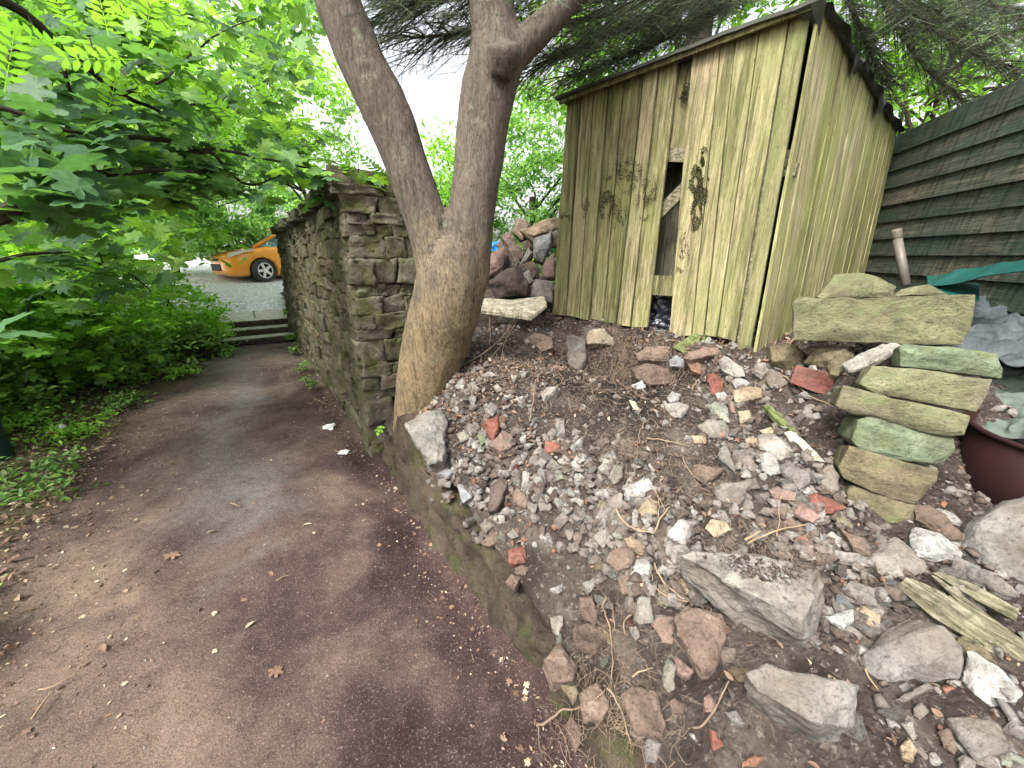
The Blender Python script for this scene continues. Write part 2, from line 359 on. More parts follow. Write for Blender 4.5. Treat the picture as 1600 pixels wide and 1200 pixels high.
def pth(s, t):                                           # greyer asphalt showing along the middle from ~2 m on
    return max(0, min(1, .85*math.exp(-((s+1.0+.10*math.sin(t*2)+.22*nz(s, t, 3, 1))/.27)**2)))*max(0, min(1, (t-2.2+nz(s, t, 4, .5))/.5))*max(.6, min(1, (7-t)/2))+.25*max(0, min(1, (t-5)/2))-max(0, min(1, (s+.62+nz(s, t, 2.2, .5))/.35))*max(0, min(1, (5-t)/2))*.8
def fr(a, b, st): return list(np.arange(a, b+st*.5, st))
gridmesh('path', fr(-2.3, .06, .03), fr(-1.5, 8.46, .04), pathz, MAT['path'], pth)
def vergez(s, t):
    p = ST(s, t); z = .0+(-1.8-s)*.12+nz(p.x, p.y, 3, .04)+nz(p.x, p.y, 18, .012)
    if t > 5: z += max(0, (t-5))*.03
    p.z = z-(.06 if s > -1.9 and t < 6 else 0); return p
gridmesh('verge', fr(-9, -.8, .09), fr(-2, 11.5, .09), lambda s, t: vergez(s, t)-Vector((0, 0, .03 if s > -2 else 0)), MAT['verge'])
gridmesh('bank_soil', fr(0.06, 2.7, .026)+fr(2.8, 8, .15), fr(-2.6, 4, .03)+fr(4.1, 12, .15), lambda s, t: (lambda p: Vector((p.x, p.y, mound(p.x, p.y))))(ST(s, t)), MAT['soil'], lambda s, t: max(0, min(1, 1.5*math.exp(-((s-1.36+.2*noise.noise(Vector((t*4, 0, 0))))/.5)**2-((t-1.78)/.6)**2)-.05+.3*noise.noise(Vector((s*7, t*7, 0))))))  # tint: hollow's shade painted into the soil colour, along with darker fresh-cut earth
# steps and landing: two stone steps and the flags above them
def slab(name, s0, s1, t0, t1, z0, z1, mat, seed, label=None, cat=None):
    b = bmesh.new(); P = [ST(s0, t0), ST(s1, t0), ST(s1, t1), ST(s0, t1)]
    box(b, [(p.x, p.y, z0) for p in P]+[(p.x, p.y, z1) for p in P])
    rough(b, .012, 6, seed, 3, .02); o = bmobj(name, b, mat)
    if label: tag(o, label, cat)
    else: o['kind'] = 'structure'
    return o
def stepthing(t0, z, lab, seed):
    e = empty('stone_step', ST(-.5, t0, 0), lab, 'step', 'stone steps at the end of the path')
    b = bmesh.new(); P = [ST(-1.25, t0), ST(.0, t0), ST(.0, t0+.12), ST(-1.25, t0+.12)]
    box(b, [(p.x, p.y, 0) for p in P]+[(p.x, p.y, z) for p in P]); rough(b, .01, 7, seed, 3, .012)
    bmobj('riser', b, MAT['kerb'], e)  # darker stone carries the riser's shade in its colour
    b = bmesh.new(); P = [ST(-1.25, t0+.121), ST(.0, t0+.121), ST(.0, t0+.46), ST(-1.25, t0+.46)]
    box(b, [(p.x, p.y, 0) for p in P]+[(p.x, p.y, z-.002) for p in P]); bmobj('tread', b, MAT['flag'], e)
stepthing(8.42, .10, 'lowest stone step at the far end of the earth path', 3)
stepthing(8.88, .20, 'middle stone step, between the lowest step and the top one', 4)
stepthing(9.34, .305, 'top stone step, edging the pale flagstone landing', 5)
for i, (a, b_) in enumerate([(-1.25, -.62), (-.61, .0)]):
    slab('landing', a, b_, 9.80, 11.2, .1, .305, MAT['flag'], 8+i).rotation_euler = (0, 0, 0)
def parkz(s, t): p = ST(s, t); p.z = .44+.105*(t-11.2)+nz(p.x, p.y, 3, .01)-(.14*max(0, 1-(t-11.2)/.5) if t < 11.7 else 0); return p
gridmesh('car_park', fr(-14, 12, .5), fr(11.2, 30, .5), parkz, MAT['gravel'])
# ------------------------------------------------------------------ templates of rocks
def rocktemplate(kind, seed, cuts=2):
    rd = random.Random(seed); b = bmesh.new()
    if kind == 'block':
        bmesh.ops.create_cube(b, size=1)
        for v in b.verts: v.co += Vector([rd.uniform(-.10, .10) for _ in range(3)])
        rough(b, .06, 2.6, seed, cuts, .03)
    elif kind == 'chip':
        pts = []
        for _ in range(9):
            d = Vector([rd.gauss(0, 1) for _ in range(3)]).normalized(); pts.append(Vector((d.x*.55, d.y*.45, d.z*.4)))
        for p in pts: b.verts.new(p)
        bmesh.ops.convex_hull(b, input=b.verts[:])
        bmesh.ops.delete(b, geom=[v for v in b.verts if not v.link_faces], context='VERTS')
    else:
        for _ in range(rd.choice([8, 9, 10, 12])):
            d = Vector([rd.gauss(0, 1) for _ in range(3)]).normalized()
            m = max(abs(d.x), abs(d.y), abs(d.z)); d = d*(.5/m*.55+.5*.5)      # between cube and sphere
            b.verts.new(Vector((d.x, d.y*.85, d.z*.7)))
        bmesh.ops.convex_hull(b, input=b.verts[:])
        bmesh.ops.delete(b, geom=[v for v in b.verts if not v.link_faces], context='VERTS')
        rough(b, .055, 2.6, seed, cuts, .015)
    bmesh.ops.triangulate(b, faces=b.faces[:]); V, F = bm2np(b); b.free(); return V, F
BLK = [rocktemplate('block', 100+i, 2) for i in range(10)]
CHIP = [rocktemplate('chip', 200+i) for i in range(14)]
RUB = [rocktemplate('rub', 300+i, 2) for i in range(16)]
def addblock(acc, c, ax, ay, az, tint, lib=BLK):
    V, F = random.choice(lib); M = np.array([ax[:], ay[:], az[:]]).T
    if random.random() < .5: V = V*np.array([-1, 1, 1]); F = [f[:, ::-1] for f in F]
    acc.add(V@M.T+np.array(c[:]), F, tint)
# ------------------------------------------------------------------ dry stone wall
WT0, WT1 = 3.0, 8.85
wall = empty('stone_wall', ST(.25, 6), 'tall mossy dry stone wall of rough brown blocks beside the path', 'wall')
acc = Acc(); H = 1.97
def wallp(s, t, z):      # batter: end face leans back, path face leans in slightly, long face bulges
    k = z/2.0
    tt = WT0+(t-WT0)+.18*k*max(0, 1-(t-WT0)/1.5)
    return ST(s+(.06 if s < .25 else -.05)*k+(-.05 if s < .25 else 0), tt, z)
z = -.05; row = 0
while z < H-.08:
    h = random.choice([.07, .09, .11, .13, .16, .19]); h = min(h, H-z)
    t = WT0-random.uniform(0, .1)
    while t < WT1:
        L = random.uniform(.14, .46) if t < 6 else random.uniform(.25, .5)
        L = min(L, WT1-t+.02); t0 = max(t, WT0)
        d = .2+random.uniform(-.03, .03); pr = random.gauss(0, .012)
        c = wallp(0, t0+L/2, z+h/2); c = c+Vector((N2.x, N2.y, 0))*(d/2+pr)
        up = (wallp(0, t0, 1)-wallp(0, t0, 0)).normalized()
        dd = Vector((D2.x, D2.y, 0)); dd = (dd+Vector((0, 0, random.gauss(0, .03)))).normalized()
        if h > .14 and random.random() < .45:
            f_ = random.uniform(.35, .65)
            for (hh_, oo_) in ((h*f_, -h*(1-f_)/2), (h*(1-f_), h*f_/2)): addblock(acc, c+up*oo_+Vector((N2.x, N2.y, 0))*random.gauss(0, .01), (dd+Vector((0, 0, random.gauss(0, .04))))*(L+.004), Vector((N2.x, N2.y, 0))*d, up*(hh_+.006), random.random())
        else: addblock(acc, c, (dd+Vector((0, 0, random.gauss(0, .03))))*(L+.004), Vector((N2.x, N2.y, 0))*d, up*(h+.008), random.random())
        t += L
    # end face: two or three blocks across .55 m
    s = -.03
    while s < .52:
        W = random.uniform(.13, .30); W = min(W, .60-s)
        if not (1.28 < z < 1.42 and .18 < s < .3):
            c = wallp(0, WT0, z+h/2)+Vector((N2.x, N2.y, 0))*(s+W/2)+Vector((D2.x, D2.y, 0))*(.08+random.gauss(0, .016))
            addblock(acc, c, (Vector((N2.x, N2.y, 0))+Vector((0, 0, random.gauss(0, .04))))*(W+.002), Vector((D2.x, D2.y, 0))*.2, Vector((0, 0, 1))*(h+.006), random.random())
        s += W
    # back face
    t = WT0
    while t < WT1:
        L = random.uniform(.3, .7); c = wallp(.5, t+L/2, z+h/2)
        addblock(acc, c, Vector((D2.x, D2.y, 0))*(L-.02), Vector((N2.x, N2.y, 0))*.16, Vector((0, 0, 1))*(h-.01), random.random()); t += L
    # far end
    for s in (.1, .38): 
        c = wallp(s, WT1, z+h/2); addblock(acc, c, Vector((N2.x, N2.y, 0))*.28, Vector((D2.x, D2.y, 0))*.16, Vector((0, 0, 1))*(h-.01), random.random())
    z += h; row += 1
acc.build('stonework', MAT['wallstone'], wall)
b = bmesh.new()
box(b, [wallp(.03, WT0+.06, -.05), wallp(.5, WT0+.06, -.05), wallp(.5, WT1-.02, -.05), wallp(.03, WT1-.02, -.05), wallp(.03, WT0+.06, 1.93), wallp(.5, WT0+.06, 1.93), wallp(.5, WT1-.02, 1.93), wallp(.03, WT1-.02, 1.93)])
bmobj('core', b, MAT['mortar'], wall)
acc = Acc()
for (s_, t_, W_, L_, h_, z_) in ((.10, .14, .34, .30, .07, 2.0), (.42, .16, .32, .30, .07, 2.005), (.22, .48, .55, .36, .06, 2.0), (.2, .84, .5, .34, .05, 1.99)):
    addblock(acc, wallp(s_, WT0+t_, z_), Vector((N2.x, N2.y, 0))*W_, Vector((D2.x, D2.y, 0))*L_, Vector((0, 0, 1))*h_, random.random()*.5)
acc.build('levelling_course', MAT['wallstone'], wall)
t = WT0+.05; i = 0
while t < WT1:
    L = random.uniform(.3, .5); acc = Acc(); V, F = BLK[i % 10]
    c = wallp(.22, t+L/2, 2.0+random.uniform(-.015, .015)+.085*max(0, min(1, (WT0+1.4-t)/.8))); s_ = Vector((N2.x, N2.y, random.gauss(0, .04)))
    addblock(acc, c, Vector((D2.x, D2.y, random.gauss(0, .05)))*(L-.01), s_*.62, Vector((0, 0, 1))*random.uniform(.09, .13), random.uniform(0, .35))
    acc.build('coping_stone', MAT['wallstone'], wall); t += L; i += 1
# ------------------------------------------------------------------ low retaining wall along the path
def kerbtop(t): return np.interp(t, [-.6, .1, .7, 1.3, 1.8, 2.1, 2.38, 2.5, 2.75], [.04, .06, .10, .21, .36, .52, .54, .34, .2])
rw = empty('retaining_wall', ST(0, 1.4), 'low soil-stained stone retaining wall holding back the rubble along the path', 'retaining wall')
TSr = fr(-.7, 2.75, .014); prof_n = 26; V = []; T = []
jt = [-.7]
while jt[-1] < 3: jt.append(jt[-1]+random.uniform(.25, .5))
jo = [random.gauss(0, .014) for _ in jt]; jz = [random.gauss(0, .012) for _ in jt]; jc = [random.random() for _ in jt]
for t in TSr:
    k_ = max(i for i, a in enumerate(jt) if a <= t+1e-6); dj = min(abs(t-a) for a in jt[:]); jd = math.exp(-(dj/.012)**2)*.022
    zt = kerbtop(t)+jz[k_]
    for w in range(prof_n):
        f = w/(prof_n-1)
        if f < .6: a = f/.6; s_, z_ = -.06+.04*a+jo[k_]+jd, -.06+(zt+.06)*a; nn_ = Vector((-N2.x, -N2.y, .1))
        else: a = (f-.6)/.4; s_, z_ = -.02+.20*a+(jo[k_]+jd)*(1-a), zt+.02*a-jd*(1-a)*.8; nn_ = Vector((0, 0, 1))
        p = ST(s_, t, z_); q = p*6
        p += nn_*(noise.fractal(q, 1, 2, 5)*.042+noise.fractal(p*23, 1, 2, 3)*.006-abs(noise.noise(p*11))*.02)
        V.append(p[:]); T.append(jc[k_])
i = np.arange(prof_n-1)[None]+np.arange(len(TSr)-1)[:, None]*prof_n
link('wall_face', npmesh('wall_face', V, np.stack([i, i+prof_n, i+prof_n+1, i+1], 2).reshape(-1, 4), T), MAT['kerb'], rw)
# ------------------------------------------------------------------ shed
FLb = PY(862, 500, 3.9); FRb = PY(1175, 570, 2.5); FRt = PY(1273, 18, 2.52); FLt = PY(885, 158, 3.92)
fn = (FRb-FLb).cross(FLt-FLb).normalized()
if fn.dot(EYE-FLb) < 0: fn = -fn
FRt = None
def FP(u, v, off=0):                                     # point of the photograph on the shed's front plane
    d = ray(u, v); return EYE+d*((FLb-EYE).dot(fn)/d.dot(fn))+fn*off
FRt = FP(1273, 18)
shed = empty('garden_shed', ((FLb+FRb)/2)[:], 'leaning wooden shed of weathered green-yellow boards with missing planks', 'shed')
def quadboard(b, tl, tr, br, bl, th, n_, nseg=10, wav=.003, lay=None, tint=.5):
    tl, tr, br, bl = map(Vector, (tl, tr, br, bl)); rows = []
    sd_ = random.uniform(0, 99)
    for i in range(nseg+1):
        f = i/nseg; L = bl.lerp(tl, f); Rr = br.lerp(tr, f); w = n_*(noise.noise(Vector((f*3, sd_, 0)))*wav*3)
        e = (Rr-L).normalized(); jl = e*noise.noise(Vector((f*7, sd_, 4)))*wav; jr = e*noise.noise(Vector((f*7, sd_, 8)))*wav
        rows.append([b.verts.new(L+w+jl), b.verts.new(Rr+w+jr), b.verts.new(Rr-n_*th+w+jr), b.verts.new(L-n_*th+w+jl)])
    fs = []
    for A, B in zip(rows, rows[1:]):
        for k in range(4): fs.append(b.faces.new((A[k], A[(k+1) % 4], B[(k+1) % 4], B[k])))
    fs.append(b.faces.new(rows[0][::-1])); fs.append(b.faces.new(rows[-1]))
    if lay is not None:
        for r_ in rows:
            for v in r_: v[lay] = tint
def roofv(u): return np.interp(u, [880, 1290], [157, 8])+4
def cladding(name, tops, bots, mat, off=0, tf=None, skew=None):
    b = bmesh.new(); lay = b.verts.layers.float.new('tint')
    for i in range(len(tops)-1):
        g_ = 2.0
        (u0, v0), (u1, v1) = bots[i], bots[i+1]; vt = tf or roofv
        o_ = off+random.uniform(-.004, .004)
        vb0, vb1 = v0+random.uniform(-2, 2), v1+random.uniform(-2, 2)
        quadboard(b, FP(tops[i]+g_*.5, vt(tops[i]), o_), FP(tops[i+1]-g_*.5, vt(tops[i+1]), o_), FP(u1-g_*.6, vb1, o_), FP(u0+g_*.6, vb0, o_), .018, fn, 12, .0025, lay, random.random())
    return bmobj(name, b, mat, shed)
cladding('front_panel', [886, 908, 928, 951, 975, 1006, 1030, 1060], [(862, 490), (884, 493), (905, 497), (921, 500), (942, 503), (963, 507), (985, 510), (1012, 512)], MAT['board'])
cladding('front_panel', [1081, 1126, 1150, 1187, 1233], [(1045, 522), (1081, 523), (1100, 524), (1120, 527), (1150, 532)], MAT['board'], .006).name = 'door_panel'
cladding('corner_board', [1234, 1268], [(1150, 556), (1171, 561)], MAT['greenboard'], .003)
cladding('backing_board', [1050, 1083], [(1040, 232), (1076, 240)], MAT['board'], -.05)
# rail, brace, floor joist, back wall inside
def bar(name, u0, v0, u1, v1, h, off, th, mat):
    b = bmesh.new(); A, B = FP(u0, v0, off), FP(u1, v1, off); d = (B-A).normalized(); up = d.cross(fn).normalized()
    obox(b, (A+B)/2, (B-A)/2, up*h/2, fn*th/2); return bmobj(name, b, mat, shed)
bar('rail', 1000, 445, 1165, 452, .15, -.055, .03, MAT['board']); bar('rail', 900, 235, 1230, 245, .09, -.06, .03, MAT['timber'])
bar('brace', 1010, 345, 1100, 255, .09, -.07, .03, MAT['timber'])
bar('rail', 1175, 265, 1240, 262, .07, -.07, .03, MAT['timber'])
BRt = PY(1400, 212, 4.02); BRb = Vector((BRt.x+.06, BRt.y-.02, 1.15)); bd = (BRt-FRt)
BLb = FLb+(BRb-FRb); BLt = FLt+bd
sn = (BRb-FRb).cross(FRt-FRb).normalized()
if sn.dot(EYE-FRb) < 0: sn = -sn
b = bmesh.new(); lay = b.verts.layers.float.new('tint')
A0 = FP(1177, 572, .01); A1 = FP(1281, 22, .01); n_ = 15; B0 = BRb; B1 = BRt
cuts = sorted([0, 1]+[(i+random.uniform(-.12, .12))/n_ for i in range(1, n_)])
for i in range(n_):
    f0, f1 = cuts[i]+.0035, cuts[i+1]-.0035
    tj = random.uniform(-.03, .01) if i % 4 else random.uniform(-.09, 0)
    up = Vector((0, 0, tj*.5+.05)); dn = Vector((0, 0, .0 if i > 1 else -.02))
    quadboard(b, A1.lerp(B1, f0)+up, A1.lerp(B1, f1)+up, A0.lerp(B0, f1)+dn, A0.lerp(B0, f0)+dn, .018, sn, 12, .003, lay, random.random())
bmobj('side_panel', b, MAT['board2'], shed)
b = bmesh.new(); lay = b.verts.layers.float.new('tint')
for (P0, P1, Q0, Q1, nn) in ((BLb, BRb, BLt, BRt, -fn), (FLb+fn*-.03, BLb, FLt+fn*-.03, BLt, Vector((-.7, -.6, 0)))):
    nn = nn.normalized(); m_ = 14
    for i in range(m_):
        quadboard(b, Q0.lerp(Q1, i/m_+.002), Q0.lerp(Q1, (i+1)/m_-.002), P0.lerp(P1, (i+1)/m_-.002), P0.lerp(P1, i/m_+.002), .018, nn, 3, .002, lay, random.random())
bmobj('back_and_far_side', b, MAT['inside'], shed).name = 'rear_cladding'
for P0, P1 in ((FLb, FLt), (FRb, FRt)):                   # corner posts
    b = bmesh.new(); q = -fn*.05+(FRb-FLb).normalized()*(.04 if P0 is FLb else -.10); e_ = (FRb-FLb).normalized()
    box(b, [P0+q-e_*.025-fn*.025, P0+q+e_*.025-fn*.025, P0+q+e_*.025+fn*.025, P0+q-e_*.025+fn*.025, P1+q-e_*.025-fn*.025, P1+q+e_*.025-fn*.025, P1+q+e_*.025+fn*.025, P1+q-e_*.025+fn*.025])
    bmobj('post', b, MAT['timber'], shed)
# inner partition seen through the missing plank
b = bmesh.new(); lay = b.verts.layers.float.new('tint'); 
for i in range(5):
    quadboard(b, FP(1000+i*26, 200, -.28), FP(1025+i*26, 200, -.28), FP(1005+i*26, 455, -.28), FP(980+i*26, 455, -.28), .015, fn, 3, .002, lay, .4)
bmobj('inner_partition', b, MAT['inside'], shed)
# roof: boards under felt, ragged sagging edge
b = bmesh.new(); NX, NY = 26, 22; rr = []
e0 = FP(876, 156, .08); e1 = FP(1300, -1, .08); 
for j in range(NY+1):
    row_ = []
    for i in range(NX+1):
        f = i/NX; g_ = j/NY; p = e0.lerp(e1, f)+(bd*1.04+Vector((.0, .02, 0)))*g_
        if f > .93:
            p.z -= (.05+.10*abs(noise.noise(Vector((g_*9, 1.2, 0)))))*(f-.93)/.07*(1 if g_ > .04 else 0)
            p -= (e1-e0).normalized()*(.10+.05*noise.noise(Vector((g_*6, 7, 0))))*(f-.93)/.07*min(1, g_*8)
        if j == 0: p += Vector((0, 0, .006*noise.noise(Vector((f*20, 0, 0)))))
        p.z += .008*noise.noise(Vector((f*6, g_*6, 5)))
        row_.append(p)
    rr.append(row_)
vt_ = [[b.verts.new(p+Vector((0, 0, .004))) for p in r_] for r_ in rr]; vb_ = [[b.verts.new(p-Vector((0, 0, .016))) for p in r_] for r_ in rr]
for j in range(NY):
    for i in range(NX):
        b.faces.new((vt_[j][i], vt_[j][i+1], vt_[j+1][i+1], vt_[j+1][i])); b.faces.new((vb_[j][i], vb_[j+1][i], vb_[j+1][i+1], vb_[j][i+1]))
for i in range(NX):
    b.faces.new((vb_[0][i], vb_[0][i+1], vt_[0][i+1], vt_[0][i])); b.faces.new((vt_[NY][i], vt_[NY][i+1], vb_[NY][i+1], vb_[NY][i]))
for j in range(NY):
    b.faces.new((vt_[j][0], vt_[j+1][0], vb_[j+1][0], vb_[j][0])); b.faces.new((vb_[j][NX], vb_[j+1][NX], vt_[j+1][NX], vt_[j][NX]))
bmobj('roof_felt', b, MAT['felt'], shed)
b = bmesh.new(); NF = 60; rows = []
for i in range(NF+1):
    f = i/NF; p = A1.lerp(B1, f)+Vector((0, 0, .035)); L_ = .02+.05*abs(noise.noise(Vector((f*7, 3, 0))))+(.08 if noise.noise(Vector((f*9, 9, 0))) > .3 else 0)
    r_ = [p-sn*.05, p+sn*(.03+.015*noise.noise(Vector((f*9, 0, 1)))), p+sn*(.055+.02*noise.noise(Vector((f*12, 4, 1))))-Vector((0, 0, L_*.45)), p+sn*(.035+.02*noise.noise(Vector((f*15, 8, 1))))-Vector((0, 0, L_))]
    rows.append([b.verts.new(q) for q in r_])
for A_, B_ in zip(rows, rows[1:]):
    for k in range(3): b.faces.new((A_[k], A_[k+1], B_[k+1], B_[k]))
bmesh.ops.solidify(b, geom=b.faces[:], thickness=.006); bmobj('felt_flap', b, MAT['felt'], shed)
b = bmesh.new(); q0 = FP(880, 160, .045); q1 = FP(1290, 6, .045); obox(b, (q0+q1)/2-Vector((0, 0, .012)), (q1-q0)/2, fn*.012, Vector((0, 0, .015))); bmobj('fascia', b, MAT['board'], shed)
# moss tufts growing on the boards
acc = Acc(); mt = np.array([[-.5, 0, 0], [.5, 0, 0], [0, .9, .45], [0, -.7, .5], [0, 0, 1]], float); mf = np.array([[0, 1, 2], [1, 0, 3], [0, 2, 4], [1, 3, 4]])
for (cu, cv, ru, rv, n__) in ((1092, 300, 13, 55, 700), (1098, 250, 8, 18, 120), (950, 310, 10, 30, 260), (985, 275, 16, 25, 170), (1012, 310, 14, 30, 200), (967, 335, 12, 22, 120), (915, 325, 7, 14, 60), (888, 338, 9, 6, 50), (1068, 143, 10, 14, 160), (1068, 395, 12, 28, 90), (970, 255, 6, 20, 40)):
    ru *= 1.25; rv *= 1.15
    for _ in range(n__*4):
        a = random.uniform(0, 6.28); r_ = random.random()**.6
        u, v = cu+math.cos(a)*ru*r_-(rv*math.sin(a)*r_*.12), cv+math.sin(a)*rv*r_
        if noise.noise(Vector((u*.11, v*.05, 3))) < -.05 and r_ > .3: continue
        off = .008 if cu != 1068 or cv > 200 else -.03
        off += abs(random.gauss(0, .004)); s_ = random.uniform(.0025, .0065); M = rotmats(np.array([fn[:]])+rng.normal(0, .5, (1, 3)), rng.uniform(0, 6, 1))*s_
        acc.many(mt, mf, M, np.array([FP(u, v, off)[:]]), rng.uniform(0, 1, 1))
acc.build('moss_patch', simple('dark_moss', (.045, .045, .022), .95, .1, 90, .3), shed)
# ------------------------------------------------------------------ dark board fence on the right
fe = empty('board_fence', PY(1500, 300, 3.5)[:], 'dark green-grey fence of wide horizontal boards behind the shed', 'fence')
A = PY(1393, 215, 4.25); B = PY(1625, 108, 2.75); dirf = Vector((B.x-A.x, B.y-A.y, 0)); A = A-dirf*.25; B = B+dirf*.9
nf = Vector((-dirf.y, dirf.x, 0)).normalized(); nf = nf if nf.dot(EYE-A) > 0 else -nf
b = bmesh.new(); lay = b.verts.layers.float.new('tint'); nb = 11; zb = .95; zt0 = 2.62; zt1 = 2.56
for i in range(nb):
    f0, f1 = i/nb, (i+1)/nb; sag = -.0
    a0 = Vector((A.x, A.y, zb+(zt0-zb)*f0)); a1 = Vector((A.x, A.y, zb+(zt0-zb)*f1+.015)); b0 = Vector((B.x, B.y, zb+(zt1-zb)*f0+random.uniform(-.02, .02))); b1 = Vector((B.x, B.y, zb+(zt1-zb)*f1+.015))
    quadboard(b, a0+nf*.02, b0+nf*.02, b1, a1, .016, nf, 1, .001, lay, random.random())
bmobj('board_panel', b, MAT['fence'], fe)
for f in (.05, .5, .95):
    p = A.lerp(B, f)-nf*.06; b = bmesh.new(); obox(b, (p.x, p.y, 1.7), (.04, 0, 0), (0, .04, 0), (0, 0, .85)); bmobj('post', b, MAT['fence'], fe)
# ------------------------------------------------------------------ trees
def PR(u, v, Y, rpx):
    p = PY(u, v, Y); return p, rpx*px(p)[2]/FPX
def limb(bm, spec, n=4, seg=14):
    P = [PR(*q) for q in spec]; pts = smoothline([p for p, r in P], n); rs = np.interp(np.linspace(0, len(P)-1, len(pts)), range(len(P)), [r for p, r in P])
    tube(bm, pts, list(rs), seg)
tree = empty('forked_tree', PZ(670, 660, .5)[:], 'smooth-barked forked tree with two thick stems growing against the end of the stone wall', 'tree')
b = bmesh.new()
limb(b, [(646, 715, 2.66, 30), (646, 690, 2.66, 31), (652, 650, 2.65, 36), (664, 600, 2.63, 43), (680, 545, 2.6, 50), (696, 485, 2.54, 55), (707, 430, 2.5, 53), (712, 395, 2.5, 48), (712, 370, 2.5, 36)], 4, 24)
limb(b, [(692, 440, 2.5, 38), (682, 395, 2.5, 37), (668, 350, 2.5, 35), (648, 295, 2.5, 34), (634, 250, 2.5, 34), (616, 200, 2.5, 36), (592, 150, 2.5, 37), (566, 100, 2.5, 37), (546, 50, 2.5, 37), (528, 0, 2.5, 36), (512, -80, 2.55, 36), (508, -200, 2.6, 33), (520, -420, 2.7, 30), (500, -800, 2.8, 26)], 4, 20)
limb(b, [(722, 440, 2.5, 40), (730, 380, 2.5, 38), (738, 320, 2.52, 37), (746, 260, 2.54, 37), (753, 200, 2.56, 38), (764, 140, 2.58, 41), (774, 95, 2.58, 42), (772, 50, 2.6, 37), (767, 0, 2.62, 36), (764, -120, 2.7, 34), (780, -360, 2.8, 30), (820, -800, 3.0, 26)], 4, 20)
limb(b, [(778, 110, 2.58, 30), (808, 78, 2.6, 24), (845, 45, 2.62, 22), (885, 5, 2.66, 20), (940, -60, 2.7, 19), (1010, -200, 2.8, 18), (1060, -500, 2.9, 15)], 4, 14)
limb(b, [(780, 120, 2.46, 18), (788, 84, 2.42, 27), (788, 66, 2.40, 26)], 3, 16)
limb(b, [(634, 705, 2.62, 12), (634, 670, 2.6, 15), (642, 620, 2.58, 20), (660, 560, 2.54, 24)], 3, 12)
me = bpy.data.meshes.new('t'); b.to_mesh(me); b.free(); tmp = bpy.data.objects.new('t', me); col.objects.link(tmp)
md = tmp.modifiers.new('r', 'REMESH'); md.mode = 'VOXEL'; md.voxel_size = .014; m2 = tmp.modifiers.new('s', 'SMOOTH'); m2.iterations = 8; m2.factor = .6
dg = bpy.context.evaluated_depsgraph_get(); dg.update(); me2 = bpy.data.meshes.new_from_object(tmp.evaluated_get(dg)); bpy.data.objects.remove(tmp)
kn = [PY(575, 118, 2.4), PY(548, 42, 2.42), PY(620, 196, 2.42), PY(700, 352, 2.4), PY(700, 545, 2.3), PY(655, 560, 2.2)]
me2.calc_loop_triangles() if hasattr(me2, 'calc_loop_triangles') else None
nv = [v.normal.copy() for v in me2.vertices]
for v, n_v in zip(me2.vertices, nv):
    q = v.co; d = noise.fractal(Vector((q.x*4, q.y*4, q.z*1.6)), 1, 2, 3)*.014+noise.fractal(Vector((q.x*30, q.y*30, q.z*9)), 1, 2, 3)*.0025
    for c_ in kn:
        r_ = (q-c_).length
        if r_ < .14: d += .008*math.cos(r_*110)*math.exp(-r_*r_/.0035)
    v.co = q+n_v*d
for p in me2.polygons: p.use_smooth = True
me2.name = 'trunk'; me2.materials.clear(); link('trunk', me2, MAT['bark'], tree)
# leaf templates ------------------------------------------------------------
def fanleaf(outline, fold=.15):
    V = [(0, 0, 0)]+[(x, y, abs(x)*fold-(y*y)*.12) for x, y in outline]; n_ = len(outline)
    return np.array(V, float), np.array([[0, i+1, (i+1) % n_+1] for i in range(n_)])
h_ = [(.04, -.42), (.20, -.36), (.42, -.40), (.34, -.20), (.55, -.02), (.36, .04), (.50, .34), (.28, .26), (.20, .34), (.16, .52), (0, .66)]
def sycleaf():
    out = []; ang = [-150, -140, -125, -100, -72, -55, -40, -18, -5, 8, 22, 34, 45, 56, 68, 78, 90]; rad_ = [.30, .42, .46, .40, .30, .46, .58, .62, .50, .40, .34, .44, .58, .60, .5, .56, .72]
    ang2 = [-90+x for x in (12, 25, 42, 55, 68, 80, 96, 108, 118, 128, 138, 150, 160, 166, 172, 180)]; r2 = [.30, .46, .50, .40, .32, .50, .62, .60, .46, .36, .46, .62, .64, .52, .60, .74]
    for a, r_ in zip(ang2, r2): out.append((math.cos(R(a))*r_, math.sin(R(a))*r_))
    pts = [(0, -.12)]+out+[(-x, y) for x, y in out[::-1][1:]]
    V = [(0, -.05, 0)]; n_ = len(pts)
    for x, y in pts:
        r_ = math.hypot(x, y); V.append((x, y, .10*abs(x)-.22*r_*r_+(.03 if r_ < .45 else -.01)))
    return np.array(V, float), np.array([[0, i+1, (i+1) % n_+1] for i in range(n_)])
SYC = sycleaf()
OVL = fanleaf([(0, -.5), (.17, -.3), (.24, 0), (.16, .3), (0, .55), (-.16, .3), (-.24, 0), (-.17, -.3)], .35)
SML = (np.array([[0, -.5, 0], [.26, 0, .06], [0, .5, -.03], [-.26, 0, .06]], float), np.array([[0, 1, 2], [0, 2, 3]]))
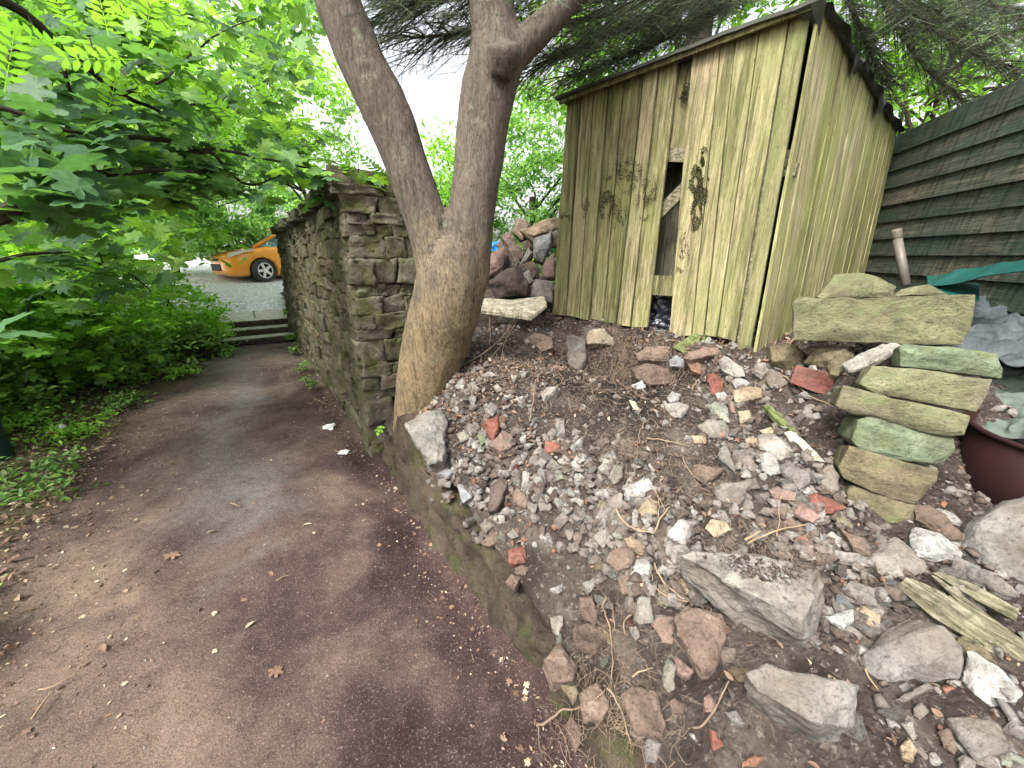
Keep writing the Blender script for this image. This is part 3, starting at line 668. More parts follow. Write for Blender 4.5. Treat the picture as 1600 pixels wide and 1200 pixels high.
def pinnate():
    V = []; F = []
    def lf(c, d, L, w):
        k_ = len(V); n2 = Vector((-d.y, d.x, 0)); 
        for q in (c, c+d*L*.35+n2*w, c+d*L*.7+n2*w*.8, c+d*L, c+d*L*.7-n2*w*.8, c+d*L*.35-n2*w): V.append((q.x, q.y, q.z-.10*(q.x**2)))
        F.extend([[k_, k_+1, k_+2], [k_, k_+2, k_+3], [k_, k_+3, k_+4], [k_, k_+4, k_+5]])
    for i in range(6):
        y = -.35+i*.15
        for sg in (-1, 1): lf(Vector((0, y, 0)), Vector((sg*.85, .5, 0)).normalized(), .30-.02*abs(i-2), .052)
    lf(Vector((0, .5, 0)), Vector((0, 1, 0)), .24, .05)
    V2 = len(V); V.extend([(-.008, -.6, 0), (.008, -.6, 0), (.004, .5, 0), (-.004, .5, 0)]); F.extend([[V2, V2+1, V2+2], [V2, V2+2, V2+3]])
    return np.array(V, float), np.array(F)
PIN = pinnate()
def leaves(acc, tpl, C, size, tilt=.5, tint=(0, 1), droop=0, up=(0, 0, 1), sz=.35):
    C = np.asarray(C); n_ = len(C)
    if n_ == 0: return
    nr = np.array(up)[None]+rng.normal(0, tilt, (n_, 3)); nr[:, 2] = np.abs(nr[:, 2])+.05
    M = rotmats(nr, rng.uniform(0, 6.283, n_)); s_ = size*(1+rng.uniform(-sz, sz, n_)); M = M*s_[:, None, None]
    acc.many(tpl[0], tpl[1], M, C, rng.uniform(tint[0], tint[1], n_))
def crown_points(c, r, n_, clumps, cr, shell=.55):
    c = np.array(c); r = np.array(r); k_ = rng.normal(0, 1, (clumps, 3)); k_ /= np.linalg.norm(k_, axis=1, keepdims=True)
    k_ *= (shell+(1-shell)*rng.random((clumps, 1))**.7); K = c+k_*r*(1+rng.normal(0, .12, (clumps, 1)))
    w = rng.gamma(1.6, 1, clumps); idx = rng.choice(clumps, n_, p=w/w.sum()); sp = cr*(.5+rng.random(clumps))
    P = K[idx]+rng.normal(0, 1, (n_, 3))*sp[idx][:, None]*np.array([1, 1, .45])
    return P, K
def bush(name, label, cat, base, top, r, n_, size, mat, tpl=OVL, tint=(0, 1), group=None, clumps=60, cr=.16, stems=6, tilt=.5, shell=.5, trunk=None, tr=.02, twigs=None):
    base = Vector(base); e = empty(name, base[:], label, cat, group); top = np.array(top, float)
    if name == 'shrub': n_ = int(n_*1.7); clumps = int(clumps*1.5)
    P, K = crown_points(top, r, n_, clumps, cr, shell); P = P[P[:, 2] > base.z+.02]
    acc = Acc(); leaves(acc, tpl, P, size, tilt, tint); acc.build('foliage' if trunk is None else 'crown', mat, e)
    bm = bmesh.new()
    if trunk:
        tube(bm, smoothline([base-Vector((0, 0, .2)), base.lerp(Vector(top), .5)+Vector((random.uniform(-.1, .1), random.uniform(-.1, .1), 0)), Vector(top)], 4), list(np.linspace(trunk, trunk*.5, 9)), 10)
    for i in range(twigs or stems):
        q = Vector(K[i % len(K)]); a = base+Vector((random.uniform(-.1, .1), random.uniform(-.1, .1), -.05)) if not trunk else base.lerp(Vector(top), random.uniform(.4, .95))
        tube(bm, smoothline([a, a.lerp(q, .5)+Vector((random.uniform(-.1, .1), random.uniform(-.1, .1), .08)), q], 3), list(np.linspace(tr, tr*.3, 7)), 5)
    bmobj('stem' if not trunk else 'trunk', bm, MAT['darkbark'], e); return e
# ------------------------------------------------------------------ vegetation
def STz(s, t, z): return ST(s, t, z)[:]
# overhanging sycamore: trunk stands just outside the photo on the left; limbs and leaves reach over the path
syc = empty('sycamore_tree', (-4.3, 1.3, 0), 'sycamore with large lobed leaves hanging over the path from the left', 'tree')
b = bmesh.new(); tube(b, smoothline([(-4.3, 1.3, -.2), (-4.25, 1.3, 1.2), (-4.1, 1.35, 2.6), (-3.9, 1.4, 4.2)], 4), list(np.linspace(.16, .09, 13)), 14)
root0 = Vector((-4.12, 1.35, 2.2))
twl = [
 [(-140, -60, 1.75), (-20, -10, 1.85), (40, 22, 1.95), (90, 70, 2.05), (140, 110, 2.15), (190, 148, 2.3), (240, 170, 2.5), (290, 195, 2.7)],
 [(-160, 380, 1.5), (0, 335, 1.6), (55, 300, 1.75), (110, 279, 1.9), (170, 270, 2.05), (230, 268, 2.2), (300, 270, 2.5), (345, 265, 2.7)],
 [(200, 215, 2.4), (255, 218, 2.5), (300, 235, 2.6), (335, 243, 2.7), (365, 275, 2.75), (395, 288, 2.8), (440, 272, 2.9)],
 [(300, 235, 2.6), (370, 238, 2.8), (440, 255, 3.0), (520, 268, 3.1), (580, 283, 3.15)],
 [(90, 70, 2.05), (105, 130, 2.1), (130, 180, 2.2), (165, 225, 2.3), (215, 240, 2.4)],
 [(-60, 420, 2.3), (40, 398, 2.5), (105, 395, 2.7), (150, 410, 2.9), (200, 425, 3.1), (235, 455, 3.2)],
 [(150, 380, 2.9), (165, 430, 3.0), (140, 450, 3.1), (105, 490, 3.2)],
 [(190, 148, 2.3), (260, 120, 2.6), (330, 60, 3.0), (400, 30, 3.4)],
 [(240, 170, 2.5), (330, 165, 3.0), (420, 190, 3.4), (520, 215, 3.6)],
 [(-100, 180, 1.6), (0, 170, 1.7), (90, 200, 1.8), (160, 215, 1.95)],
 [(365, 275, 2.75), (320, 290, 2.7), (280, 260, 2.6)], [(440, 255, 3), (470, 230, 3.1), (500, 222, 3.2)], [(520, 268, 3.1), (500, 290, 3.1), (480, 310, 3.1)]]
rad = [.022, .03, .016, .011, .009, .012, .006, .009, .009, .014, .007, .005, .004]
TW = []
for q, r_ in zip(twl, rad):
    pts = smoothline([PY(*x) for x in q], 5)
    pts = [p+Vector([noise.noise(p*9+Vector((k*7, 0, 0)))*.012 for k in range(3)]) for p in pts]
    tube(b, pts, list(np.linspace(r_, r_*.35, len(pts))), 7, .1); TW.append(pts)
for k_ in (0, 1, 5, 9):
    q0 = Vector((-4.2, 1.33, TW[k_][0].z-.25)); tube(b, smoothline([q0, q0.lerp(TW[k_][0], .5)+Vector((0, 0, .06)), TW[k_][0]], 4), list(np.linspace(.05, rad[k_], 9)), 8)
tube(b, [PY(106, -10, 2.6), PY(250, 30, 2.6), PY(262, 45, 2.6)], .003, 5)
bmobj('trunk', b, MAT['darkbark'], syc)
acc = Acc()
def pxleaves(acc, n_, u0, u1, v0, v1, Y0, Y1, size, tpl=SYC, tilt=.45, tint=(0, 1), inside=None, up=(0, -.15, 1)):
    C = []; k = 0
    while len(C) < n_ and k < n_*12:
        k += 1; u, v, Y = random.uniform(u0, u1), random.uniform(v0, v1), random.uniform(Y0, Y1)
        if inside and not inside(u, v): continue
        C.append(PY(u, v, Y)[:])
    leaves(acc, tpl, C, size, tilt, tint, up=up)
def alongtw(acc, k, n_, spread, size, tint=(0, 1), droop=.04, tpl=SYC, f0=.2):
    P = TW[k]; C = []
    for _ in range(n_):
        f = random.uniform(f0, 1)*(len(P)-1.01); i = int(f); p = P[i].lerp(P[i+1], f-i)
        C.append((p+Vector([random.gauss(0, spread), random.gauss(0, spread), random.gauss(0, spread*.5)-droop]))[:])
    leaves(acc, tpl, C, size, .38, tint, up=(.1, -.25, 1))
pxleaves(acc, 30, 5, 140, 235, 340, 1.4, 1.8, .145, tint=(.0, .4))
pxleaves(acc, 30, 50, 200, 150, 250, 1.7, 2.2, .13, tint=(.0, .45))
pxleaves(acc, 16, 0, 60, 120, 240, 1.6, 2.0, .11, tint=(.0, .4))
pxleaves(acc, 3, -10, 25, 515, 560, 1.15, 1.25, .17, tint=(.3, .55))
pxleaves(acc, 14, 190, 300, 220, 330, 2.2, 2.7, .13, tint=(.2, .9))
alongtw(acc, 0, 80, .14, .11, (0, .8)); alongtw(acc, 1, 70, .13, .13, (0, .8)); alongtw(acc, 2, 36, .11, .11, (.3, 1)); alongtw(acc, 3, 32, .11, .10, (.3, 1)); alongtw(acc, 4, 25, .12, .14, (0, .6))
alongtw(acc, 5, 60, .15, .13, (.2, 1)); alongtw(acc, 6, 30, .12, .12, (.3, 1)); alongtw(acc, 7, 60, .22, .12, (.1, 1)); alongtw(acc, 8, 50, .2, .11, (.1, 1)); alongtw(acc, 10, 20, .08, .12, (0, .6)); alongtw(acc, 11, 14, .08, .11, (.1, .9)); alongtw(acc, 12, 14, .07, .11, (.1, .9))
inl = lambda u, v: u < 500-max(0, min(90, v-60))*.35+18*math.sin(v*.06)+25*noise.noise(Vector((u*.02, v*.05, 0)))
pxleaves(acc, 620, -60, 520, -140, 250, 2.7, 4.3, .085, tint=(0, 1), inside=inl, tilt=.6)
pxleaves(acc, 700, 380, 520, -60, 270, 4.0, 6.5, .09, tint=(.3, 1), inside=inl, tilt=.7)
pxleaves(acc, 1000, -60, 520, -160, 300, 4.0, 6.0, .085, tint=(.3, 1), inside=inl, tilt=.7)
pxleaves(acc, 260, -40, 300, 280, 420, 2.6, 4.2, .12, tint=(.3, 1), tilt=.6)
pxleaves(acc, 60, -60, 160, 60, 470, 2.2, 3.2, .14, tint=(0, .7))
P_, K_ = crown_points((-3.9, 1.2, 3.0), (.9, .8, 1.2), 900, 40, .2)
P_ = P_[P_[:, 1] < 1.9]; leaves(acc, SYC, P_, .12, .6, (.1, 1)); acc.build('leaves', MAT['leaf_big'], syc)
acc = Acc(); P_, K_ = crown_points((-.2, 2.6, 7.2), (2.4, 1.9, 1.3), 1500, 50, .3); leaves(acc, SML, P_, .12, .6, (.1, 1)); acc.build('crown', MAT['leaf_mid'], tree)
b = bmesh.new()
for q in K_[:26]:
    a_ = PY(500, -780, 2.8) if q[0] < -.3 else PY(820, -780, 3.0); q = Vector(q); tube(b, smoothline([a_, a_.lerp(q, .5)+Vector((0, 0, .12)), q], 3), list(np.linspace(.05, .012, 7)), 6)
bmobj('branches', b, MAT['darkbark'], tree)
row = empty('rowan_tree', (-4.6, 2.6, 0), 'slender rowan with feathery yellow-green leaves among the sycamore leaves', 'tree')
b = bmesh.new(); q0 = Vector((-4.6, 2.6, -.1)); tube(b, smoothline([q0, (-4.5, 2.6, 1.8), (-3.6, 2.5, 3.2), PY(120, -40, 2.2)], 5), list(np.linspace(.05, .012, 16)), 8)
acc = Acc()
for (u, v, Y, sz_, yaw, ti) in ((160, 15, 1.9, .22, 2.3, .95), (235, 12, 2.0, .20, 2.6, .9), (190, 15, 2.05, .16, 2.9, .9), (15, 95, 1.4, .2, 2.9, .8), (150, 92, 1.9, .26, .85, .95), (175, 150, 2.0, .22, 2.7, .9), (200, 128, 2.05, .15, .6, .95), (228, 140, 2.1, .1, 0, .85), (60, 60, 1.9, .2, 1, .75),
                                (345, 170, 2.5, .24, 1.5, .2), (395, 180, 2.6, .24, 1.3, .15), (420, 145, 2.8, .2, 1, .6), (585, 262, 3.0, .22, 1.1, .1), (565, 280, 3.0, .18, 2.2, .25), (600, 272, 3, .16, .9, .3), (545, 265, 3.0, .2, 1.4, .3), (300, 95, 3, .2, 1, .8), (100, 20, 2.1, .2, 2, .8), (280, 20, 2.6, .2, 2, .9), (450, 215, 3, .2, 1.1, .5), (500, 235, 3, .18, 1.2, .6)):
    p = PY(u, v, Y); n__ = (EYE-p).normalized()*.55+Vector((0, 0, -.6)); n__ = np.array([(-n__)[:]])+rng.normal(0, .12, (1, 3))
    ti *= .62; M = rotmats(n__, np.array([yaw+math.pi/2]))*sz_*.85; acc.many(PIN[0], PIN[1], M, np.array([p[:]]), np.array([ti]))
    tube(b, [p+Vector((random.uniform(-.12, .02), .05, random.uniform(.05, .12))), p+Vector((-.02, .02, .03)), p], .003, 5)
bmobj('trunk', b, MAT['darkbark'], row); acc.build('leaves', MAT['leaf_bright'], row)
# bushes and undergrowth along the left verge
gp = 'undergrowth shrubs along the left of the path'
bush('shrub', 'bright yellow-green shrub beside the stone steps', 'shrub', STz(-1.75, 8.5, .1), STz(-1.75, 8.6, 0.59), (.62, .62, 0.78), 2600, .075, MAT['leaf_lime_lit'], OVL, (.2, 1), gp, 70, .10)
bush('shrub', 'bright green shrub in front of the orange car, next to the steps', 'shrub', STz(-2.5, 9.6, .3), STz(-2.5, 9.7, 0.84), (.8, .8, 0.82), 3000, .075, MAT['leaf_lime_lit'], OVL, (.2, 1), gp, 70, .11)
bush('shrub', 'low blue-green leafed shrub at the verge edge before the steps', 'shrub', STz(-1.4, 7.6, .0), STz(-1.45, 7.6, 0.10), (.42, .5, 0.42), 1100, .07, MAT['leaf_mid'], OVL, (.3, 1), gp, 40, .08)
bush('shrub', 'mid green shrub with rounded leaves, left of the bright shrub', 'shrub', STz(-2.3, 7.3, .1), STz(-2.4, 7.3, 0.69), (.72, .75, 0.96), 2600, .09, MAT['leaf_lime_lit'], OVL, (.1, .9), gp, 70, .13)
bush('shrub', 'leafy sycamore sapling with bright lobed leaves below the hanging branch', 'shrub', STz(-2.7, 6.0, .1), STz(-2.8, 6.0, 0.99), (.75, .8, 1.06), 1500, .12, MAT['leaf_bright'], SYC, (.05, .95), gp, 60, .15)
bush('shrub', 'dense green shrub under the sycamore branch at the left', 'shrub', STz(-3.4, 4.9, .1), STz(-3.5, 4.9, 0.94), (.8, .85, 1.01), 3000, .09, MAT['leaf_bright'], OVL, (0, .8), gp, 70, .14)
bush('shrub', 'shady dark green shrub at the left edge behind the green post', 'shrub', STz(-4.3, 3.7, .2), STz(-4.4, 3.7, 0.94), (.85, .85, 1.01), 2200, .09, MAT['leaf_mid'], OVL, (0, .8), gp, 70, .14)
bush('shrub', 'tall pale green shrub beyond the steps and left of the car', 'shrub', STz(-4.2, 10.5, .3), STz(-4.2, 10.5, 1.34), (1.2, 1.2, 1.36), 3800, .085, MAT['leaf_blue'], OVL, (.3, 1), gp, 90, .16)
bush('shrub', 'tangled mid green shrub behind the rounded-leaf shrub', 'shrub', STz(-4.4, 8.2, .3), STz(-4.4, 8.2, 1.24), (1.2, 1.2, 1.36), 3600, .09, MAT['leaf_bright'], OVL, (.1, .95), gp, 90, .17)
bush('shrub', 'dense tangle of green leaves behind the sycamore sapling', 'shrub', STz(-4.7, 6.3, .3), STz(-4.8, 6.3, 1.24), (1.2, 1.1, 1.46), 3600, .09, MAT['leaf_mid'], OVL, (.1, 1), gp, 90, .17)
# low ground plants
gl = 'low leafy plants on the left verge'
for i, (s, t, r_, n_, lab) in enumerate([(-2.15, 4.6, .32, 420, 'low pale green ground plant beside the middle of the path'), (-2.0, 5.5, .3, 380, 'low blue-green leafed plant at the path edge under the saplings'), (-2.5, 5.0, .32, 420, 'low green plant in shade below the dense shrub'),
                                        (-2.12, 2.1, .3, 520, 'patch of small bright leaves at the lower left edge of the path'), (-2.3, 1.6, .3, 520, 'leafy green clump nearest the camera at the left'), (-2.55, 3.6, .3, 300, 'dark green low plant beside the crumpled drinks can'),
                                        (-1.6, 6.5, .28, 380, 'low leafy plant at the far path edge before the steps'), (-2.9, 2.9, .3, 300, 'sparse low plant in front of the green post')]):
    p = vergez(s, t); bush('ground_plant', lab, 'plant', p[:], (p.x, p.y, p.z+.06), (r_, r_, .09), n_, .045, MAT['leaf_bright' if i % 3 != 1 else 'leaf_mid'], OVL, (.2, 1), gl, 30, .06, 5, .5, .2, None, .004)
acc = Acc()
C = []
for _ in range(3000):
    t = random.uniform(.2, 4.2); s = -1.93-.06*math.sin(t*5)-abs(random.gauss(0, .5))-(.25 if 2.6 < t < 3.4 else 0)
    if noise.noise(Vector((s*2.5, t*2.5, 4))) < -.15: continue
    p = vergez(s, t); C.append((p.x, p.y, p.z+random.uniform(.01, .09)))
for _ in range(15000):
    s = random.uniform(-7, -1.75) if random.random() < .6 else random.uniform(-3.2, -1.9); t = random.uniform(-.2, 10.5) if random.random() < .6 else random.uniform(.6, 3.2); 
    if noise.noise(Vector((s*1.3, t*1.3, 0))) < -.12+.1*(s > -2.3)-.3*(t < 2.2): continue
    if s > -2.0 and random.random() < .6: continue
    if t > 4.5 and random.random() < .6: C.append((lambda q: (q.x, q.y, q.z+random.uniform(.05, .35)*min(1, (-1.75-s)*1.5)))(vergez(s, t)))
    p = vergez(s, t); C.append((p.x, p.y, p.z+random.uniform(.01, .07)))
leaves(acc, OVL, C, .042, .45, (.1, 1)); o = acc.build('ground_cover', MAT['leaf_mid']); tag(o, 'small ivy and weed leaves carpeting the left verge', 'ground cover', kind='stuff')
bush('shrub', 'low leafy shrub spilling over the left ends of the steps', 'shrub', STz(-1.45, 8.2, .0), STz(-1.55, 8.1, .25), (.45, .6, .36), 1200, .07, MAT['leaf_lime_lit'], OVL, (.2, 1), gp, 40, .09)
bush('shrub', 'leafy shrub low on the verge between the sapling and the rounded-leaf shrub', 'shrub', STz(-2.0, 6.6, .0), STz(-2.2, 6.6, .35), (.5, .6, .45), 1300, .08, MAT['leaf_mid'], OVL, (.2, 1), gp, 40, .10)
bush('shrub', 'shady low shrub between the sapling and the dense shrub at left', 'shrub', STz(-2.8, 5.1, .0), STz(-3.0, 5.1, .4), (.5, .6, .5), 1300, .08, MAT['leaf_mid'], OVL, (.1, .9), gp, 40, .10)
# weeds along the foot of the wall
for i, (s, t, r_, n_, lab) in enumerate([(-.14, 8.3, .14, 180, 'weeds at the foot of the wall beside the lowest step'), (-.16, 7.2, .14, 160, 'small weed tuft at the wall foot, just before the steps'), (-.18, 6.0, .13, 120, 'weeds halfway along the foot of the stone wall'), (-.2, 5.1, .12, 90, 'sparse weeds at the wall foot nearer the camera'), (.0, 9.5, .16, 160, 'green fern-like weeds at the far end of the wall beside the landing')]):
    p = ST(s, t, .0 if t < 9 else .35); bush('weed', lab, 'weed', p[:], (p.x, p.y, p.z+.08), (r_*.6, r_*1.4, .09), n_, .04, MAT['leaf_mid'], OVL, (.3, 1), 'weeds along the foot of the wall', 14, .04, 4, .5, .2, None, .003)
p = PZ(620, 684, .30)-Vector((.0, .0, 0)); p = ST(-.07, 2.62, .30)
bush('seedling', 'small bright green seedling sprouting at the foot of the forked tree', 'seedling', p[:], (p.x, p.y, p.z+.05), (.03, .03, .03), 14, .05, MAT['leaf_bright'], OVL, (.7, 1), None, 6, .015, 3, .4, .3, None, .002)
p = hit(1105, 800); bush('seedling', 'tiny blue-green seedling in the soil above the biggest pale slab', 'seedling', p[:], (p.x, p.y, p.z+.02), (.02, .02, .012), 8, .025, MAT['leaf_blue'], OVL, (.4, .9), None, 4, .008, 2, .4, .3, None, .001)
# far vegetation
gt = 'leafy trees in the background'
def fartree(name, lab, cx, cy, z0, zc, r, n_, size, mat, tint=(.1, 1), clumps=110, cr=.3, trunk=.12, tpl=OVL, g_=gt, tilt=.6, shell=.45, twigs=14):
    return bush(name, lab, 'tree', (cx, cy, z0), (cx, cy, zc), r, n_, size, mat, tpl, tint, g_, clumps, cr, 6, tilt, shell, trunk, .03, twigs)
fartree('broadleaf_tree', 'bright leafy tree behind the hanging sycamore branch', -6.5, 5.5, .2, 4.0, (2.2, 2.0, 2.4), 12000, .15, MAT['leaf_bright'], (.1, 1), tpl=SYC)
fartree('broadleaf_tree', 'tall leafy tree at the far left, behind the shrubs', -9.5, 7.5, .2, 4.2, (3.2, 2.8, 3.4), 20000, .19, MAT['leaf_mid'], (.3, 1))
fartree('broadleaf_tree', 'pale green tree standing left of the car beyond the steps', -10.5, 12.5, .5, 4.2, (2.8, 2.5, 3.2), 15000, .19, MAT['leaf_blue'], (.3, 1))
fartree('broadleaf_tree', 'light green leafy tree behind the orange car', -12.8, 18.5, .5, 3.6, (4.4, 2.2, 2.9), 20000, .2, MAT['leaf_blue'], (.4, 1))
bush('broadleaf_tree', 'airy tree whose leaves thin out against the white sky above the wall', 'tree', (-4.4, 11, .5), (-5.9, 10.8, 4.9), (2.5, 1.8, 1.9), 9000, .12, MAT['leaf_bright'], OVL, (.3, 1), gt, 110, .35, 6, .6, .45, .07, .03, 14)
fartree('broadleaf_tree', 'bright green tree seen between the two stems of the forked tree', -1.1, 8.2, 1, 2.2, (.9, .9, 1.7), 9000, .085, MAT['leaf_bright'], (.3, 1), cr=.22)
fartree('broadleaf_tree', 'glossy green tree filling the gap between the forked tree and the shed', .35, 7.2, 1, 2.5, (1.15, .9, 1.75), 12000, .08, MAT['leaf_blue'], (.2, 1), cr=.2)
fartree('broadleaf_tree', 'tree with bright leaves showing above the shed roof through the conifer twigs', 2.8, 8.0, 1, 5.2, (2.8, 1.6, 2.2), 11000, .13, MAT['leaf_bright'], (.1, .9), cr=.3)
fartree('broadleaf_tree', 'bright broad-leaved tree behind the dark board fence', 6.6, 6.0, 1, 4.0, (2.3, 2.2, 2.4), 13000, .13, MAT['leaf_bright'], (.05, .9), cr=.3)
bush('hedge', 'clipped light green hedge along the far side of the car park', 'hedge', (-14, 20, 1), (-14, 20, 1.6), (5, 1.2, 1.4), 9000, .13, MAT['leaf_blue'], OVL, (.4, 1), None, 160, .3)
# branch over the fence
fartree('broadleaf_tree', 'thin bare-stemmed sapling leaning over the corner of the fence', 4.6, 5.0, 1, 3.6, (.8, .7, .6), 500, .10, MAT['leaf_bright'], (.4, 1), trunk=.03, cr=.2, clumps=20, twigs=12)
# ------------------------------------------------------------------ conifer over the shed
con = empty('conifer_tree', (2.4, 5.9, 1.0), 'dark conifer whose drooping twiggy branches hang over the shed roof', 'tree')
b = bmesh.new(); tube(b, smoothline([(2.4, 5.9, .9), (2.35, 5.9, 3), (2.3, 5.9, 5.5), (2.3, 5.9, 8)], 4), list(np.linspace(.2, .1, 13)), 12)
def spray(seed):                                           # twig .2 long with needles on both sides
    rd = random.Random(seed); V = []; F = []
    V += [(0, 0, -.002), (0, .22, -.001), (0, .22, .002), (0, 0, .003)]; F += [[0, 1, 2], [0, 2, 3]]
    for i in range(34):
        y = .005+i*.0065; sg = 1 if i % 2 else -1; L = rd.uniform(.009, .018); k = len(V)
        dx, dy, dz = sg*L*.85, L*.55, rd.uniform(-.5, .6)*L
        V += [(0, y-.0018, 0), (0, y+.0020, .0008), (dx, y+dy, dz)]; F.append([k, k+1, k+2])
    for sgn, yy in ((1, .06), (-1, .10), (1, .15)):
        for i in range(12):
            f = .006+i*.006; sg = 1 if i % 2 else -1; L = rd.uniform(.012, .02); k = len(V); bx_, by_ = sgn*f*.8, yy+f*.6
            V += [(bx_, by_, 0), (bx_+.001, by_+.002, .001), (bx_+sg*L*.4+sgn*.3*L, by_+L*.7-sg*.2*L, rd.uniform(-.4, .4)*L)]; F.append([k, k+1, k+2])
    return np.array(V, float), np.array(F)
SPR = [spray(i) for i in range(4)]
acc = Acc(); acc2 = Acc()
cbr = [[(1250, -220, 5.4), (1120, -60, 4.4), (980, 10, 3.8), (860, 40, 3.2), (740, 50, 2.9), (640, 60, 2.75)],
       [(1250, -220, 5.4), (1100, -120, 4.2), (930, -60, 3.5), (790, -20, 3.0), (680, 0, 2.8), (610, 10, 2.7)],
       [(1250, -250, 5.4), (1180, -120, 4.5), (1120, -40, 4.3), (1040, 20, 4.1), (940, 50, 3.9), (870, 85, 3.8)],
       [(1250, -250, 5.4), (1200, -100, 4.7), (1160, -30, 4.6), (1100, 25, 4.5), (1010, 65, 4.4)],
       [(1250, -300, 5.4), (1100, -180, 4.0), (960, -120, 3.4), (860, -60, 3.0), (780, -10, 2.8)],
       [(1260, -200, 5.4), (1380, -40, 4.4), (1460, 20, 4.2), (1560, 60, 3.9)],
       [(1250, -150, 5.4), (1150, -10, 4.6), (1050, 55, 4.2), (960, 95, 3.9), (890, 120, 3.7)],
       [(1250, -150, 5.4), (1160, -80, 4.2), (1080, 0, 3.9), (1010, 30, 3.7), (920, 70, 3.4), (840, 100, 3.2)],
       [(1250, -250, 5.4), (1250, -140, 4.3), (1200, -60, 3.7), (1130, -20, 3.4), (1050, -10, 3.2), (950, 0, 3.0), (860, 10, 2.85)],
       [(1260, -200, 5.4), (1330, -80, 4.6), (1400, -10, 4.2), (1480, 60, 3.8), (1580, 110, 3.4)],
       [(1260, -200, 5.4), (1350, -60, 4.9), (1400, 40, 4.7), (1450, 110, 4.5), (1510, 160, 4.3)],
       [(1260, -250, 5.4), (1400, -120, 4.0), (1500, -20, 3.6), (1580, 20, 3.3), (1660, 60, 3.0)],
       [(1260, -200, 5.4), (1310, -40, 4.8), (1350, 60, 4.6), (1380, 130, 4.5)],
       [(1240, -250, 5.4), (1000, -200, 4.0), (850, -110, 3.2), (720, -60, 2.9), (640, -30, 2.8)]]
for bi, q in enumerate(cbr):
    pts = smoothline([PY(*x) for x in q], 6); n_ = len(pts)
    tube(b, pts, list(np.linspace(.035, .005, n_)), 6, .1)
    start = .3; nsub = 84
    for k in range(nsub):
        f = start+(1-start)*k/nsub; i = min(int(f*(n_-1)), n_-2); p = pts[i]; d = (pts[i+1]-pts[i]).normalized()
        side = d.cross(Vector((0, 0, 1))).normalized()*(1 if k % 2 else -1)
        L = random.uniform(.25, .6)*(1.15-.4*f)
        e_ = p+(side*random.uniform(.4, 1)+d*.7+Vector((0, 0, random.uniform(-.45, .15)))).normalized()*L
        m_ = p.lerp(e_, .5)+Vector((0, 0, .03)); tp = smoothline([p, m_, e_], 3); tube(b, tp, list(np.linspace(.005, .0018, len(tp))), 4)
        dd = (e_-p).normalized()
        ns = int(L/.035)
        for j in range(ns):
            g_ = (j+.3)/ns; c_ = p.lerp(e_, g_)+Vector((0, 0, .03*math.sin(g_*3.1))); sg = 1 if j % 2 else -1
            if random.random() < .1: continue
            ydir = (dd*random.uniform(.3, 1)+dd.cross(Vector((0, 0, 1))).normalized()*sg*random.uniform(.4, 1)+Vector((0, 0, random.uniform(-.5, .2)))).normalized()
            xdir = ydir.cross(Vector((random.gauss(0, .3), random.gauss(0, .3), 1))).normalized(); zdir = xdir.cross(ydir)
            V, F = SPR[random.randrange(4)]; s_ = random.uniform(.5, 1.0); M = np.array([xdir[:], ydir[:], zdir[:]]).T*s_
            acc.add(V@M.T+np.array(c_[:]), F, random.random())
bmobj('trunk', b, MAT['darkbark'], con); acc.build('needles', MAT['needle'], con)
# ------------------------------------------------------------------ distant house
ho = empty('house', (-12, 34, 1), 'distant house with a pale grey roof just above the wall top', 'house')
b = bmesh.new(); box(b, [(-14.5, 32, .5), (-7, 32, .5), (-7, 38, .5), (-14.5, 38, .5), (-14.5, 32, 5.8), (-7, 32, 5.8), (-7, 38, 5.8), (-14.5, 38, 5.8)]); bmobj('wall', b, simple('render_wall', (.55, .53, .5)), ho)
b = bmesh.new(); v = [b.verts.new(p) for p in ((-14.8, 31.6, 5.7), (-6.7, 31.6, 5.7), (-6.7, 38.4, 5.7), (-14.8, 38.4, 5.7), (-14.8, 35, 8.6), (-6.7, 35, 8.6))]
for f in ((0, 1, 5, 4), (2, 3, 4, 5), (1, 2, 5), (3, 0, 4), (3, 2, 1, 0)): b.faces.new([v[i] for i in f])
bmobj('roof', b, simple('slate', (.22, .23, .25), .8, .3, 8), ho)
for x in (-12.5, -9):
    b = bmesh.new(); obox(b, (x, 31.97, 4), (.5, 0, 0), (0, .04, 0), (0, 0, .6)); bmobj('window', b, simple('dark_glass', (.03, .04, .05), .15, .6), ho)
